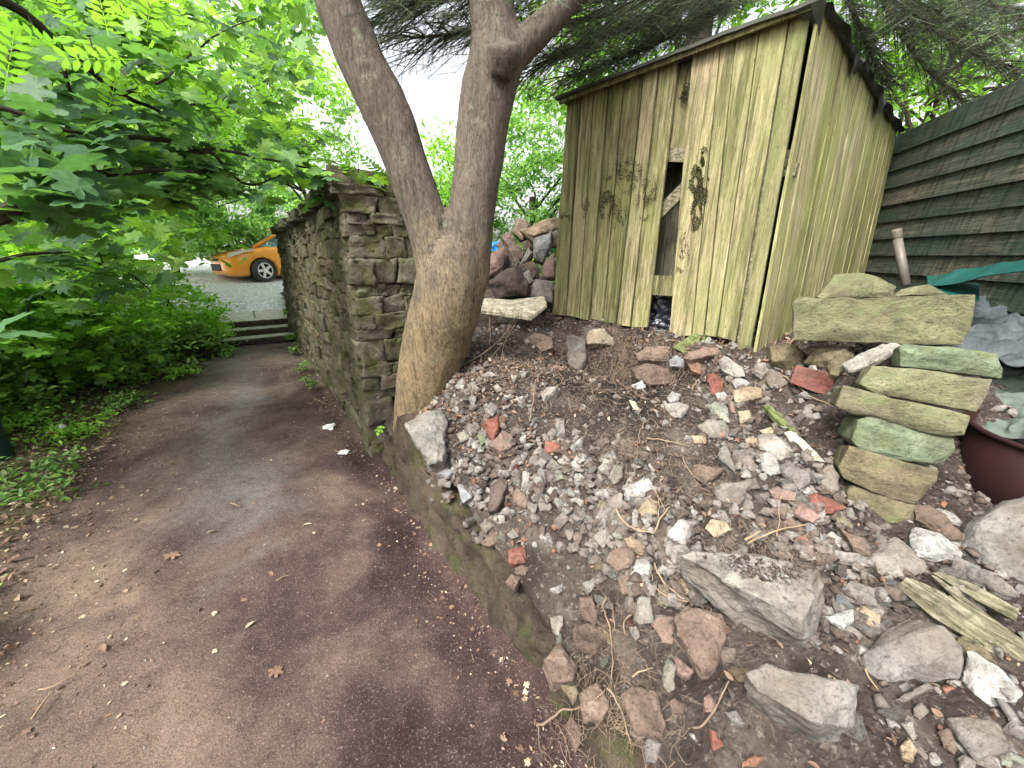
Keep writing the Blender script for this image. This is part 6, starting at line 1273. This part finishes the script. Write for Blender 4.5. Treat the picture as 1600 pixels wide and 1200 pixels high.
tarpm = NT('green_tarp'); tarpm = tarpm.out((.002, .05, .042), .5, tarpm.bump(tarpm.noise(18, 4), .4, .02), .5)
crumple('tarpaulin', [PY(1450, 448, 2.45), PY(1640, 422, 1.85), PY(1640, 396, 2.0), PY(1448, 432, 2.65)], 50, 12, .025, 5, tarpm, 7, label='teal green tarpaulin draped along the foot of the dark fence', cat='tarpaulin')
crumple('tarpaulin_fold', [PY(1450, 470, 2.3), PY(1530, 470, 2.15), PY(1530, 440, 2.35), PY(1450, 440, 2.5)], 20, 10, .02, 7, tarpm, 9, label='darker folded end of the green tarpaulin above the lintel stone', cat='tarpaulin')
greyp = NT('grey_sheeting'); greyp = greyp.out(greyp.ramp(greyp.noise(5, 4), [(.3, (.02, .024, .026)), (.7, (.085, .098, .105))]), .65, greyp.bump(greyp.noise(14, 5), .8, .03), .2)
crumple('plastic_sheet', [PY(1440, 560, 1.95), PY(1700, 600, 1.6), PY(1700, 452, 2.5), PY(1440, 465, 2.75)], 80, 60, .06, 4.5, greyp, 11, label='crumpled grey plastic sheeting heaped behind the lintel and stack', cat='plastic sheet', ridg=True)
crumple('plastic_sheet', [PY(1500, 680, 1.72), PY(1700, 700, 1.4), PY(1700, 585, 1.8), PY(1500, 575, 2.0)], 60, 40, .035, 6, NT('pale_sheet').out((.07, .09, .072), .65, None, .2), 13, label='pale greenish plastic sheet between the stack and the maroon tub', cat='plastic sheet', ridg=True)
# maroon tub
mar = simple('maroon_plastic', (.018, .006, .006), .6, .25, 30, .2)
tb = empty('tub', (2.37, 1.38, .4), 'big dark maroon plastic tub half hidden by the mossy stack', 'tub')
b = bmesh.new(); tube(b, [(2.37, 1.38, z) for z in (.38, .6, .84)], [.33, .35, .37], 40)
bmesh.ops.delete(b, geom=[f for f in b.faces if len(f.verts) > 4 and f.calc_center_median().z > .8], context='FACES_ONLY'); bmesh.ops.solidify(b, geom=b.faces[:], thickness=.012); bmobj('tub_body', b, mar, tb, True)
b = bmesh.new(); tube(b, [(2.37+.372*math.cos(a*math.pi/24), 1.38+.372*math.sin(a*math.pi/24), .84) for a in range(49)], .011, 8); bmobj('rim', b, mar, tb, True)
b = bmesh.new(); bmesh.ops.create_circle(b, cap_ends=True, segments=32, radius=.345, matrix=Matrix.Translation((2.37, 1.38, .70))); bmobj('dark_water', b, NT('dark_water').out((.03, .03, .035), .12, None, .5), tb)
T_('H', 'tan', 'stone on the tub rim', [(1320, 1060), (1350, 1050), (1395, 1080), (1385, 1115), (1330, 1100)], 1.72, label='small tan stone balanced on the rim of the maroon tub', absT=.03, group=None)
# pale post near the fence
pp = empty('plastic_post', PY(1404, 430, 3.2)[:], 'pale plastic post leaning where the shed meets the fence', 'post')
b = bmesh.new(); tube(b, [PY(1416, 446, 3.1), PY(1402, 372, 3.25)], [.03, .03], 10); bmobj('post_shaft', b, simple('pale_plastic', (.11, .10, .085), .5), pp, True)
b = bmesh.new(); tube(b, [PY(1402, 374, 3.25), PY(1402, 370, 3.25), PY(1401, 362, 3.26), PY(1401, 358, 3.26)], [.031, .034, .034, .030], 10); bmobj('post_cap', b, simple('brown_cap', (.10, .09, .07), .6), pp, True)
# ------------------------------------------------------------------ filler rubble: individuals
RP = [(690, 590), (740, 545), (800, 520), (880, 505), (1000, 535), (1160, 575), (1240, 590), (1310, 650), (1320, 790), (1420, 840), (1600, 950), (1600, 1200), (960, 1200), (870, 1060), (760, 900), (690, 800), (655, 690)]
def region_ok(u, v):
    if not inpoly(u, v, RP): return False
    if ((u-975)/115)**2+((v-610)/90)**2 < 1 or ((u-860)/75)**2+((v-925)/70)**2 < 1 or ((u-1085)/50)**2+((v-745)/35)**2 < 1: return False
    return True
placed = []; FL = []
wts = [('grey', 28), ('pale', 24), ('white', 8), ('greygreen', 10), ('brown', 14), ('soil', 8), ('tan', 8), ('pink', 5), ('red', 4), ('orange', 3), ('dgrey', 6), ('blue', 5), ('cream', 3)]
tries = 0
CL = [(700, 600, 60, 30), (760, 640, 70, 50), (720, 720, 50, 60), (820, 720, 70, 60), (920, 760, 60, 60), (950, 830, 60, 60), (1020, 850, 60, 60), (1150, 600, 80, 40), (1180, 680, 80, 50), (1250, 750, 70, 60), (1220, 830, 80, 50), (1300, 860, 60, 40), (1060, 760, 60, 50), (1050, 900, 50, 60), (1340, 940, 60, 50), (780, 800, 60, 50)]
proto = {}
while len(FL) < 175 and tries < 9000:
    tries += 1
    if random.random() < .75:
        c_ = random.choice(CL); u, v = random.gauss(c_[0], c_[2]*.6), random.gauss(c_[1], c_[3]*.6)
    else: u, v = random.uniform(650, 1600), random.uniform(520, 1200)
    if not region_ok(u, v): continue
    if v > 1000 and random.random() < .3: continue
    if any(abs(u-sum(q[0] for q in P)/len(P)) < 90 and inpoly(u, v, P) for P, w in OCC): continue
    size = random.choice([.042, .05, .06, .07, .085]); p = hit(u, v); dep = px(p)[2]; spx = size*FPX/dep
    if any((u-a)**2+(v-b_)**2 < ((spx+c)*.42)**2 for a, b_, c in placed): continue
    cn = random.choices([w[0] for w in wts], [w[1] for w in wts])[0]
    if u < 860 and v > 560 and random.random() < .3: cn = random.choice(['orange', 'pale', 'grey'])
    ti = random.randrange(len(RUB))
    if ti not in proto: 
        me = npmesh('stone', RUB[ti][0], RUB[ti][1]); me.materials.append(MAT['rock']); proto[ti] = me
    isb = cn in ('red', 'orange'); o = bpy.data.objects.new('brick_fragment' if isb else 'rubble_stone', proto[ti]); col.objects.link(o)
    sc3 = (size*random.uniform(.9, 1.25), size*random.uniform(.7, 1), size*random.uniform(.55, .9))
    o.scale = sc3; o.rotation_euler = (random.uniform(-.7, .7), random.uniform(-.7, .7), random.uniform(0, 6.28)); o.location = p+Vector((0, 0, size*.12))
    c3 = COLS[cn]; j = random.uniform(.8, 1.15); o.color = (c3[0]*j, c3[1]*j, c3[2]*j, 1)
    placed.append((u, v, spx)); FL.append((o, cn, u, v, size, isb))
def near(u, v, k=0):
    L = sorted(LAND, key=lambda q: (q[0]-u)**2+(q[1]-v)**2)[k]; dx, dy = u-L[0], v-L[1]
    if abs(dx) > 2*abs(dy): d = 'right of' if dx > 0 else 'left of'
    elif abs(dy) > 2*abs(dx): d = 'below' if dy > 0 else 'above'
    else: d = ('lower ' if dy > 0 else 'upper ')+('right of' if dx > 0 else 'left of')
    return d, L[2]
used = {}
def unique(fmt, u, v, extra=()):
    for k in range(6):
        d, s_ = near(u, v, k); L = fmt+' '+d+' the '+s_
        if len(L.split()) <= 16 and L not in used: used[L] = 1; return L
    d, s_ = near(u, v, 0); d2, s2 = near(u, v, 1); L = fmt+' between the '+s_+' and the '+s2; used[L] = 1; return L
FL.sort(key=lambda f: -f[4])
for o, cn, u, v, size, isb in FL:
    sz_ = 'small' if size < .05 else 'fist-sized'
    tag(o, unique(sz_+' '+CN[cn]+(' brick fragment' if isb else ' rubble stone'), u, v), 'brick' if isb else 'stone', 'loose rubble on the slope below the shed')
# ------------------------------------------------------------------ loose chips, dirt clods: stuff
RUBL = [rocktemplate('rub', 500+i, 0) for i in range(10)]
acc = Acc(); 
def scatter(n_, sz0, sz1, okf, tints, lib=CHIP, lift=.15, clump=0):
    pts = []; k = 0
    while len(pts) < n_ and k < n_*8:
        k += 1; s = random.uniform(.08, 2.7)*1.0; t = random.uniform(-1.2, 3.2)
        if not okf(s, t): continue
        p = ST(s, t); pts.append((p.x, p.y, mound(p.x, p.y)))
    pts = np.array(pts); idx = rng.integers(0, len(lib), len(pts))
    for i, (V, F) in enumerate(lib):
        m = idx == i; n2 = m.sum()
        if n2 == 0: continue
        nr = rng.normal(0, .5, (n2, 3)); nr[:, 2] = 1; s_ = rng.uniform(sz0, sz1, n2)*(rng.random(n2)**1.5*.8+.35)
        M = rotmats(nr, rng.uniform(0, 6.28, n2))*s_[:, None, None]; C = pts[m].copy(); C[:, 2] += s_*lift
        acc.many(V, F, M, C, rng.choice(tints, n2)+rng.uniform(-.04, .04, n2))
def clumpy(s, t, f=2.2, th=-.05): return noise.noise(Vector((s*f, t*f, 7))) > th
BARE = [(985, 635, 125, 95), (860, 925, 85, 85), (1085, 745, 60, 45), (880, 545, 110, 30), (1000, 1080, 120, 60)]
def bare(u, v): return any(((u-a)/c)**2+((v-b_)/d)**2 < 1 for a, b_, c, d in BARE)
def notbank(s, t):
    p = ST(s, t); u, v, w = px((p.x, p.y, mound0(s, t)))
    return not (w > 0 and bare(u, v) and random.random() < .8)
scatter(6500, .006, .022, lambda s, t: notbank(s, t), [.02, .1, .2, .35, .5, .7], lift=.1)
scatter(3000, .018, .05, lambda s, t: notbank(s, t) and clumpy(s, t), [.05, .15, .3, .4, .5, .6, .7, .95], lift=.15)
scatter(1700, .035, .07, lambda s, t: notbank(s, t) and clumpy(s, t, 1.6, -.12), [.3, .5, .6, .62, .7, .78], RUBL, lift=.12)
scatter(900, .03, .065, lambda s, t: notbank(s, t) and clumpy(s, t, 2.2, .02), [.05, .3, .5, .6, .62, .8], CHIP, lift=.1)
cp = [[] for _ in RUBL]
for _ in range(1150):
    c_ = random.choice(CL+CL[2:8]); u, v = random.gauss(c_[0], c_[2]*.75), random.gauss(c_[1], c_[3]*.75)
    if not region_ok(u, v): continue
    cp[random.randrange(len(RUBL))].append(hit(u, v)[:])
for (V, F), q in zip(RUBL, cp):
    q = np.array(q); n2 = len(q); nr = rng.normal(0, .6, (n2, 3)); nr[:, 2] = 1; s_ = rng.uniform(.032, .075, n2); q[:, 2] += s_*.12
    acc.many(V, F, rotmats(nr, rng.uniform(0, 6.28, n2))*s_[:, None, None], q, rng.choice([.1, .2, .35, .45, .5, .55, .62, .75], n2)+rng.uniform(-.04, .04, n2))
o = acc.build('rubble_chips', MAT['gravelrock']); tag(o, 'small stone chips and crumbs of mortar scattered over the soil', 'rubble chips', kind='stuff')
acc = Acc()                                                # grit on the path
pts = []
while len(pts) < 9000:
    s = random.uniform(-2.1, -.03); t = random.uniform(-.6, 8.3)
    if random.random() > .25+.75*min(1, abs(s+1)/1.0)**2: continue
    p = pathz(s, t); pts.append(p[:])
pts = np.array(pts); idx = rng.integers(0, len(CHIP), len(pts))
for i, (V, F) in enumerate(CHIP):
    m = idx == i; n2 = m.sum(); nr = rng.normal(0, .3, (n2, 3)); nr[:, 2] = 1; s_ = .003+.013*rng.random(n2)**5
    acc.many(V, F, rotmats(nr, rng.uniform(0, 6.28, n2))*s_[:, None, None], pts[m], rng.choice([.2, .35, .5, .65, .78], n2))
o = acc.build('path_grit', MAT['gravelrock']); tag(o, 'fine grit and crumbs lying on the earth path', 'grit', kind='stuff')
# ------------------------------------------------------------------ leaf litter
acc = Acc(); C = []
while len(C) < 2600:
    s = random.gauss(.55, .45) if random.random() < .55 else random.uniform(.1, 2.6); t = random.gauss(1.9, .55) if random.random() < .55 else random.uniform(-.8, 4)
    if s < .1 or s > 3: continue
    if not clumpy(s, t, 3.1, -.1): continue
    p = ST(s, t); C.append((p.x, p.y, mound(p.x, p.y)+random.uniform(.003, .02))) if notbank(s, t) else None
leaves(acc, OVL, C, .023, .7, (.05, .85), sz=.6)
C = []
for _ in range(700): s, t = random.uniform(1.7, 2.5), random.uniform(1.0, 3.2); p = ST(s, t); C.append((p.x, p.y, mound(p.x, p.y)+random.uniform(.005, .03)))
leaves(acc, OVL, C, .032, .7, (.1, .8), sz=.6)
o = acc.build('leaf_litter', MAT['litter']); tag(o, 'orange-brown dead leaves strewn over the rubble slope', 'leaf litter', kind='stuff')
acc = Acc(); C = []
while len(C) < 7500:
    r_ = random.random(); t = random.uniform(.3, 8.3)
    s = -2.05+abs(random.gauss(0, .35)) if r_ < .55 else (-.05-abs(random.gauss(0, .13)) if r_ < .8 else random.uniform(-2, 0))
    if t > 6.2: s = random.uniform(-1.6, 0)
    if r_ > .8: t = random.uniform(1.5, 8)
    if s > -.03 or (r_ >= .8 and t < 3 and random.random() < .6): continue
    p = pathz(s, t); C.append((p.x, p.y, p.z+random.uniform(.002, .008)))
h1 = len(C)//2; leaves(acc, SML, C[:h1], .011, .4, (.1, .93), sz=.8); leaves(acc, SYC, C[h1:h1+1500], .014, .4, (.1, .93), sz=.8); leaves(acc, OVL, C[h1+1500:], .011, .45, (.0, .93), sz=.9)
STR = (SML[0]*np.array([.12, 1.6, 1]), SML[1]); leaves(acc, STR, random.sample(C, 700), .02, .15, (.3, .9), sz=.8)
C = []
for _ in range(900): s, t = random.uniform(-1.3, -.05), random.choice([8.6, 8.75, 9.1, 9.2])+random.uniform(-.1, .12); p = ST(s, t); C.append((p.x, p.y, (.085 if t < 8.9 else .185)+random.uniform(0, .01)))
for _ in range(6000): s, t = -1.9-abs(random.gauss(0, .9)), random.uniform(.2, 6.5); p = vergez(s, t); C.append((p.x, p.y, p.z+random.uniform(.01, .04)))
leaves(acc, OVL, C, .03, .4, (.2, .97), sz=.6)
o = acc.build('path_leaf_litter', MAT['litter']); tag(o, 'bits of dry leaf along the edges of the path', 'leaf litter', kind='stuff')
# single fallen leaves on the path
for (u, v, s_, ti, tpl, lab) in ((430, 1050, .05, .55, SYC, 'large curled tan dead leaf on the path near the bottom'), (27, 935, .05, .75, OVL, 'pinkish curled leaf at the left edge of the path'), (423, 896, .045, .5, OVL, 'orange dead leaf in the middle of the path'), (650, 969, .035, .68, OVL, 'pinkish leaf on the dark part of the path near the low wall'), (480, 819, .05, .9, OVL, 'pale round leaf on the right half of the path'), (330, 830, .05, .9, OVL, 'pale yellow leaf left of the pale round one'), (268, 868, .07, .6, SYC, 'cluster-like crumpled brown leaf on the left half of the path'), (72, 780, .07, 1, OVL, 'yellow-green oval leaf on the left verge'), (390, 976, .04, .8, OVL, 'pale crumpled leaf above the curled tan one'), (160, 1012, .05, .5, OVL, 'brown-orange leaf lying above the pale stick')):
    p = PZ(u, v, .012); acc = Acc(); leaves(acc, tpl, [p[:]], s_, .25, (ti, ti), sz=.02); o = acc.build('fallen_leaf', MAT['litter']); tag(o, lab, 'leaf', 'single fallen leaves on the path')
# ------------------------------------------------------------------ sticks, twigs, roots
def stick(P, r_, lab, name='twig', mat='twig', grp='twigs and roots on the slope', cat='twig', wob=.008):
    b = bmesh.new(); r_ *= .75; pts = smoothline(P, 5); sd_ = random.random()*50
    pts = [p+Vector((noise.noise(p*30+Vector((sd_, 0, 0))), noise.noise(p*30+Vector((0, sd_, 9))), noise.noise(p*30+Vector((3, 0, sd_)))))*wob for p in pts]
    tube(b, pts, list(np.linspace(r_, r_*.45, len(pts))), 6, .12); o = bmobj(name, b, MAT[mat], None, True); return tag(o, lab, cat, grp)
def up(p, k): return p+Vector((0, 0, k))
for q, r_, lab in (([(50, 1122), (65, 1100), (82, 1078)], .006, 'pale straight stick on the path at lower left'), ([(62, 1078), (90, 1068), (120, 1050)], .004, 'thin pale twig above the straight stick'), ([(160, 692), (190, 668), (215, 650)], .006, 'long twig on the verge beside the crumpled can'), ([(430, 908), (455, 897)], .003, 'short reddish twig beside the orange leaf'), ([(330, 612), (350, 620), (375, 632)], .005, 'dark twig on the path before the steps'),
                   ([(490, 622), (515, 632), (545, 620)], .005, 'pale curved twig at the foot of the wall'), ([(500, 640), (510, 622), (530, 615), (545, 612)], .004, 'thin pale twig crossing the curved one at the wall foot'), ([(360, 786), (375, 790)], .006, 'short dark stub of wood on the path'), ([(525, 705), (545, 708), (552, 703)], .006, 'pale scrap of bark at the right of the path')):
    stick([PZ(u, v, .015) for u, v in q], r_, lab, 'stick', 'twig', 'sticks lying on the path', 'stick')
for q, r_, hh, lab in (([(728, 552), (740, 530), (755, 500), (762, 490)], .006, [.0, .1, .2, .3], 'thin bare stem rising beside the trunk'), ([(765, 545), (766, 520), (762, 490)], .006, [0, .05, .2], 'upright bare stem just right of the trunk'),
      ([(720, 575), (750, 566), (780, 548), (800, 525), (812, 505)], .006, [.02, .05, .08, .1, .12], 'long arching dry stem above the flat pale chip'), ([(755, 575), (790, 545), (805, 522)], .005, [.02, .06, .1], 'second arching dry stem, just right of the long one'), ([(783, 565), (790, 540), (797, 520)], .004, [.01, .05, .1], 'short dry stem below the pale board'),
      ([(828, 660), (832, 640), (836, 615), (843, 598), (858, 590)], .006, [.01, .05, .07, .06, .03], 'pale root arching out of the slope left of the dark hollow'), ([(740, 610), (790, 597), (850, 595)], .004, [.03, .04, .03], 'thin horizontal root right of the trunk'),
      ([(997, 695), (1000, 680), (1016, 662), (1040, 685)], .004, [.01, .03, .03, .01], 'thin root loop mid slope below the dark hollow'), ([(993, 735), (996, 700), (998, 690)], .003, [.01, .03, .02], 'hanging root thread left of the root loop'),
      ([(1010, 690), (1040, 694), (1068, 698)], .005, [.02, .02, .01], 'dark straight twig across the middle of the slope'), ([(1080, 612), (1090, 600), (1100, 582)], .005, [.02, .03, .03], 'pale twig left of the long red brick piece'),
      ([(960, 805), (985, 833), (1022, 840)], .007, [.03, .03, .03], 'pale forked twig over the cobble cluster'), ([(1022, 840), (1032, 820), (1045, 808)], .006, [.03, .04, .05], 'twig leaning against the bright white stone'), ([(1025, 838), (1027, 800), (1028, 795)], .003, [.03, .05, .05], 'thin vertical straw between the cobbles and the bright stone'),
      ([(1020, 775), (1030, 790), (1045, 820)], .004, [.03, .03, .03], 'twig running down from the clean oblong'), ([(1020, 890), (1040, 925), (1070, 945)], .005, [.03, .03, .02], 'curved pale twig left of the biggest slab'), ([(1016, 905), (1030, 935), (1065, 950), (1075, 948)], .004, [.02, .03, .03, .02], 'second curved twig below the first, left of the biggest slab'),
      ([(1065, 720), (1078, 745), (1095, 765)], .003, [.02, .02, .01], 'thin straw mid slope above the tiny seedling'), ([(1165, 860), (1200, 845), (1258, 832)], .007, [.03, .04, .04], 'knobbly pale twig lying above the biggest slab'), ([(1212, 845), (1214, 800), (1215, 795)], .003, [.02, .07, .06], 'thin brown stalk standing above the biggest slab'),
      ([(1360, 760), (1330, 700), (1300, 650)], .005, [.02, .03, .02], 'thin root beside the yellow wood shard'), ([(1240, 606), (1262, 625), (1300, 640)], .005, [.03, .03, .02], 'dark green stem below the clean red brick'), ([(1200, 590), (1226, 600), (1238, 610)], .009, [.03, .04, .03], 'thick pale root over the smooth stone by the boulder'),
      ([(946, 945), (940, 960), (950, 990), (955, 1030), (956, 1065)], .006, [.03, .04, .05, .04, .02], 'long wavy root hanging over the soil-caked boulder'), ([(955, 950), (958, 985), (957, 1000)], .004, [.03, .04, .03], 'short hanging root right of the long wavy one'), ([(984, 970), (974, 985), (980, 1000)], .005, [.03, .04, .02], 'curled root near the drum-shaped grey stone'),
      ([(837, 1140), (850, 1145), (880, 1135), (910, 1128), (935, 1110), (945, 1092)], .006, [.02, .05, .08, .08, .08, .05], 'longest pale root reaching out over the path edge'), ([(840, 1142), (843, 1160), (848, 1180)], .003, [.02, .02, .01], 'root tip drooping onto the path'), ([(945, 1090), (960, 1110), (972, 1140), (985, 1175)], .005, [.05, .05, .05, .03], 'long straight root running to the bottom edge'),
      ([(985, 1068), (1005, 1060), (1018, 1056)], .004, [.03, .04, .03], 'pale twig above the large brown plate'), ([(1082, 1147), (1100, 1145), (1115, 1125), (1132, 1093)], .005, [.02, .05, .08, .08], 'long arching root near the dull red shard'), ([(1108, 960), (1116, 990), (1120, 1015)], .004, [.03, .03, .02], 'thin root down the face of the large brown boulder'),
      ([(1363, 890), (1375, 915), (1395, 935)], .003, [.03, .03, .02], 'fine root by the pitted dark stone'), ([(1155, 885), (1175, 875), (1183, 870)], .008, [.12, .13, .12], 'short pale stick on top of the biggest slab'), ([(1350, 1055), (1360, 1070), (1368, 1080)], .004, [.02, .02, .01], 'greenish stalk left of the smooth grey boulder'),
      ([(1205, 565), (1230, 550), (1255, 520)], .009, [.03, .05, .08], 'bare stick leaning against the shed side wall')):
    stick([up(hit(u, v), k_) for (u, v), k_ in zip(q, hh)], r_, lab, 'twig' if 'root' not in lab else 'root', 'twig' if 'root' not in lab else 'root', 'twigs and roots on the slope', 'twig' if 'root' not in lab else 'root')
# fine root mats: one uncountable tangle
b = bmesh.new()
def wisps(n_, cu, cv, su, sv, L, r0=.0011, hang=.5):
    for _ in range(n_):
        u, v = random.gauss(cu, su), random.gauss(cv, sv)
        if not inpoly(u, v, [(640, 560), (760, 500), (880, 500), (1200, 560), (1600, 800), (1600, 1250), (850, 1250), (850, 1060), (650, 700)]): continue
        p = hit(u, v)+Vector((0, 0, random.uniform(.0, .03))); q = [p]; d = Vector([random.gauss(0, 1) for _ in range(3)]).normalized()
        for k in range(4):
            d = (d+Vector([random.gauss(0, .6) for _ in range(3)])+Vector((0, -.1, -hang*.4))).normalized(); nx_ = q[-1]+d*L/4
            nx_.z = max(nx_.z, mound(nx_.x, nx_.y)+.002); q.append(nx_)
        tube(b, q, [r0*1.3, r0, r0, r0*.8, r0*.5], 3)
wisps(700, 960, 575, 80, 30, .15, .0013); wisps(160, 1040, 600, 60, 30, .12); wisps(200, 960, 700, 50, 25, .08); wisps(120, 950, 980, 40, 50, .10, .0008); wisps(190, 935, 1130, 50, 40, .12, .0009); wisps(160, 1060, 740, 60, 40, .09); wisps(200, 1200, 850, 60, 20, .07); wisps(160, 830, 560, 70, 25, .12, .0014, 0); wisps(140, 1030, 545, 80, 12, .1, .0014, 0); wisps(120, 1200, 900, 200, 120, .06, .0008)
o = bmobj('root_mat', b, MAT['root']); tag(o, 'tangle of fine hair-like roots hanging from the bank', 'roots', kind='stuff')
# litter items
canm = NT('printed_can').out((.62, .66, .68), .3, None, .6)
p = PZ(88, 672, .12); c_ = empty('drinks_can', p[:], 'crushed white and red drinks can in the undergrowth at left', 'drinks can')
b = bmesh.new(); ax = Vector((.055, .02, .025)); tube(b, [p-ax*1.0, p-ax*.9, p-ax*.2, p+ax*.3, p+ax*.9, p+ax], [.02, .03, .024, .031, .031, .022], 16, .08); bmobj('can_body', b, canm, c_, True)
b = bmesh.new(); tube(b, [p-ax*.85+Vector((0, 0, -.006)), p+ax*.35+Vector((0, -.004, -.012))], [.029, .031], 16, .04); bmobj('red_band', b, simple('red_print', (.45, .05, .06), .4), c_, True)
def crump(u, v, size, mat, lab, cat, z=.02):
    V = []; b = bmesh.new(); bmesh.ops.create_icosphere(b, subdivisions=3, radius=1)
    for w in b.verts: n_ = noise.noise(w.co*1.6+Vector((u, v, 0)))*.9+noise.noise(w.co*4+Vector((v, 0, 0)))*.35; w.co = w.co*(1+n_); w.co.z *= .35; w.co *= size
    o = bmobj('crumpled_paper', b, mat); o.location = PZ(u, v, z); return tag(o, lab, cat)
pm = NT('paper').out((.62, .66, .6), .7); crump(515, 667, .05, pm, 'crumpled pale paper on the path near the wall foot', 'paper'); crump(160, 1140, .0, pm, '', '') if False else None
crump(537, 706, .035, pm, 'torn strip of pale paper at the right of the path, below the crumpled one', 'paper')
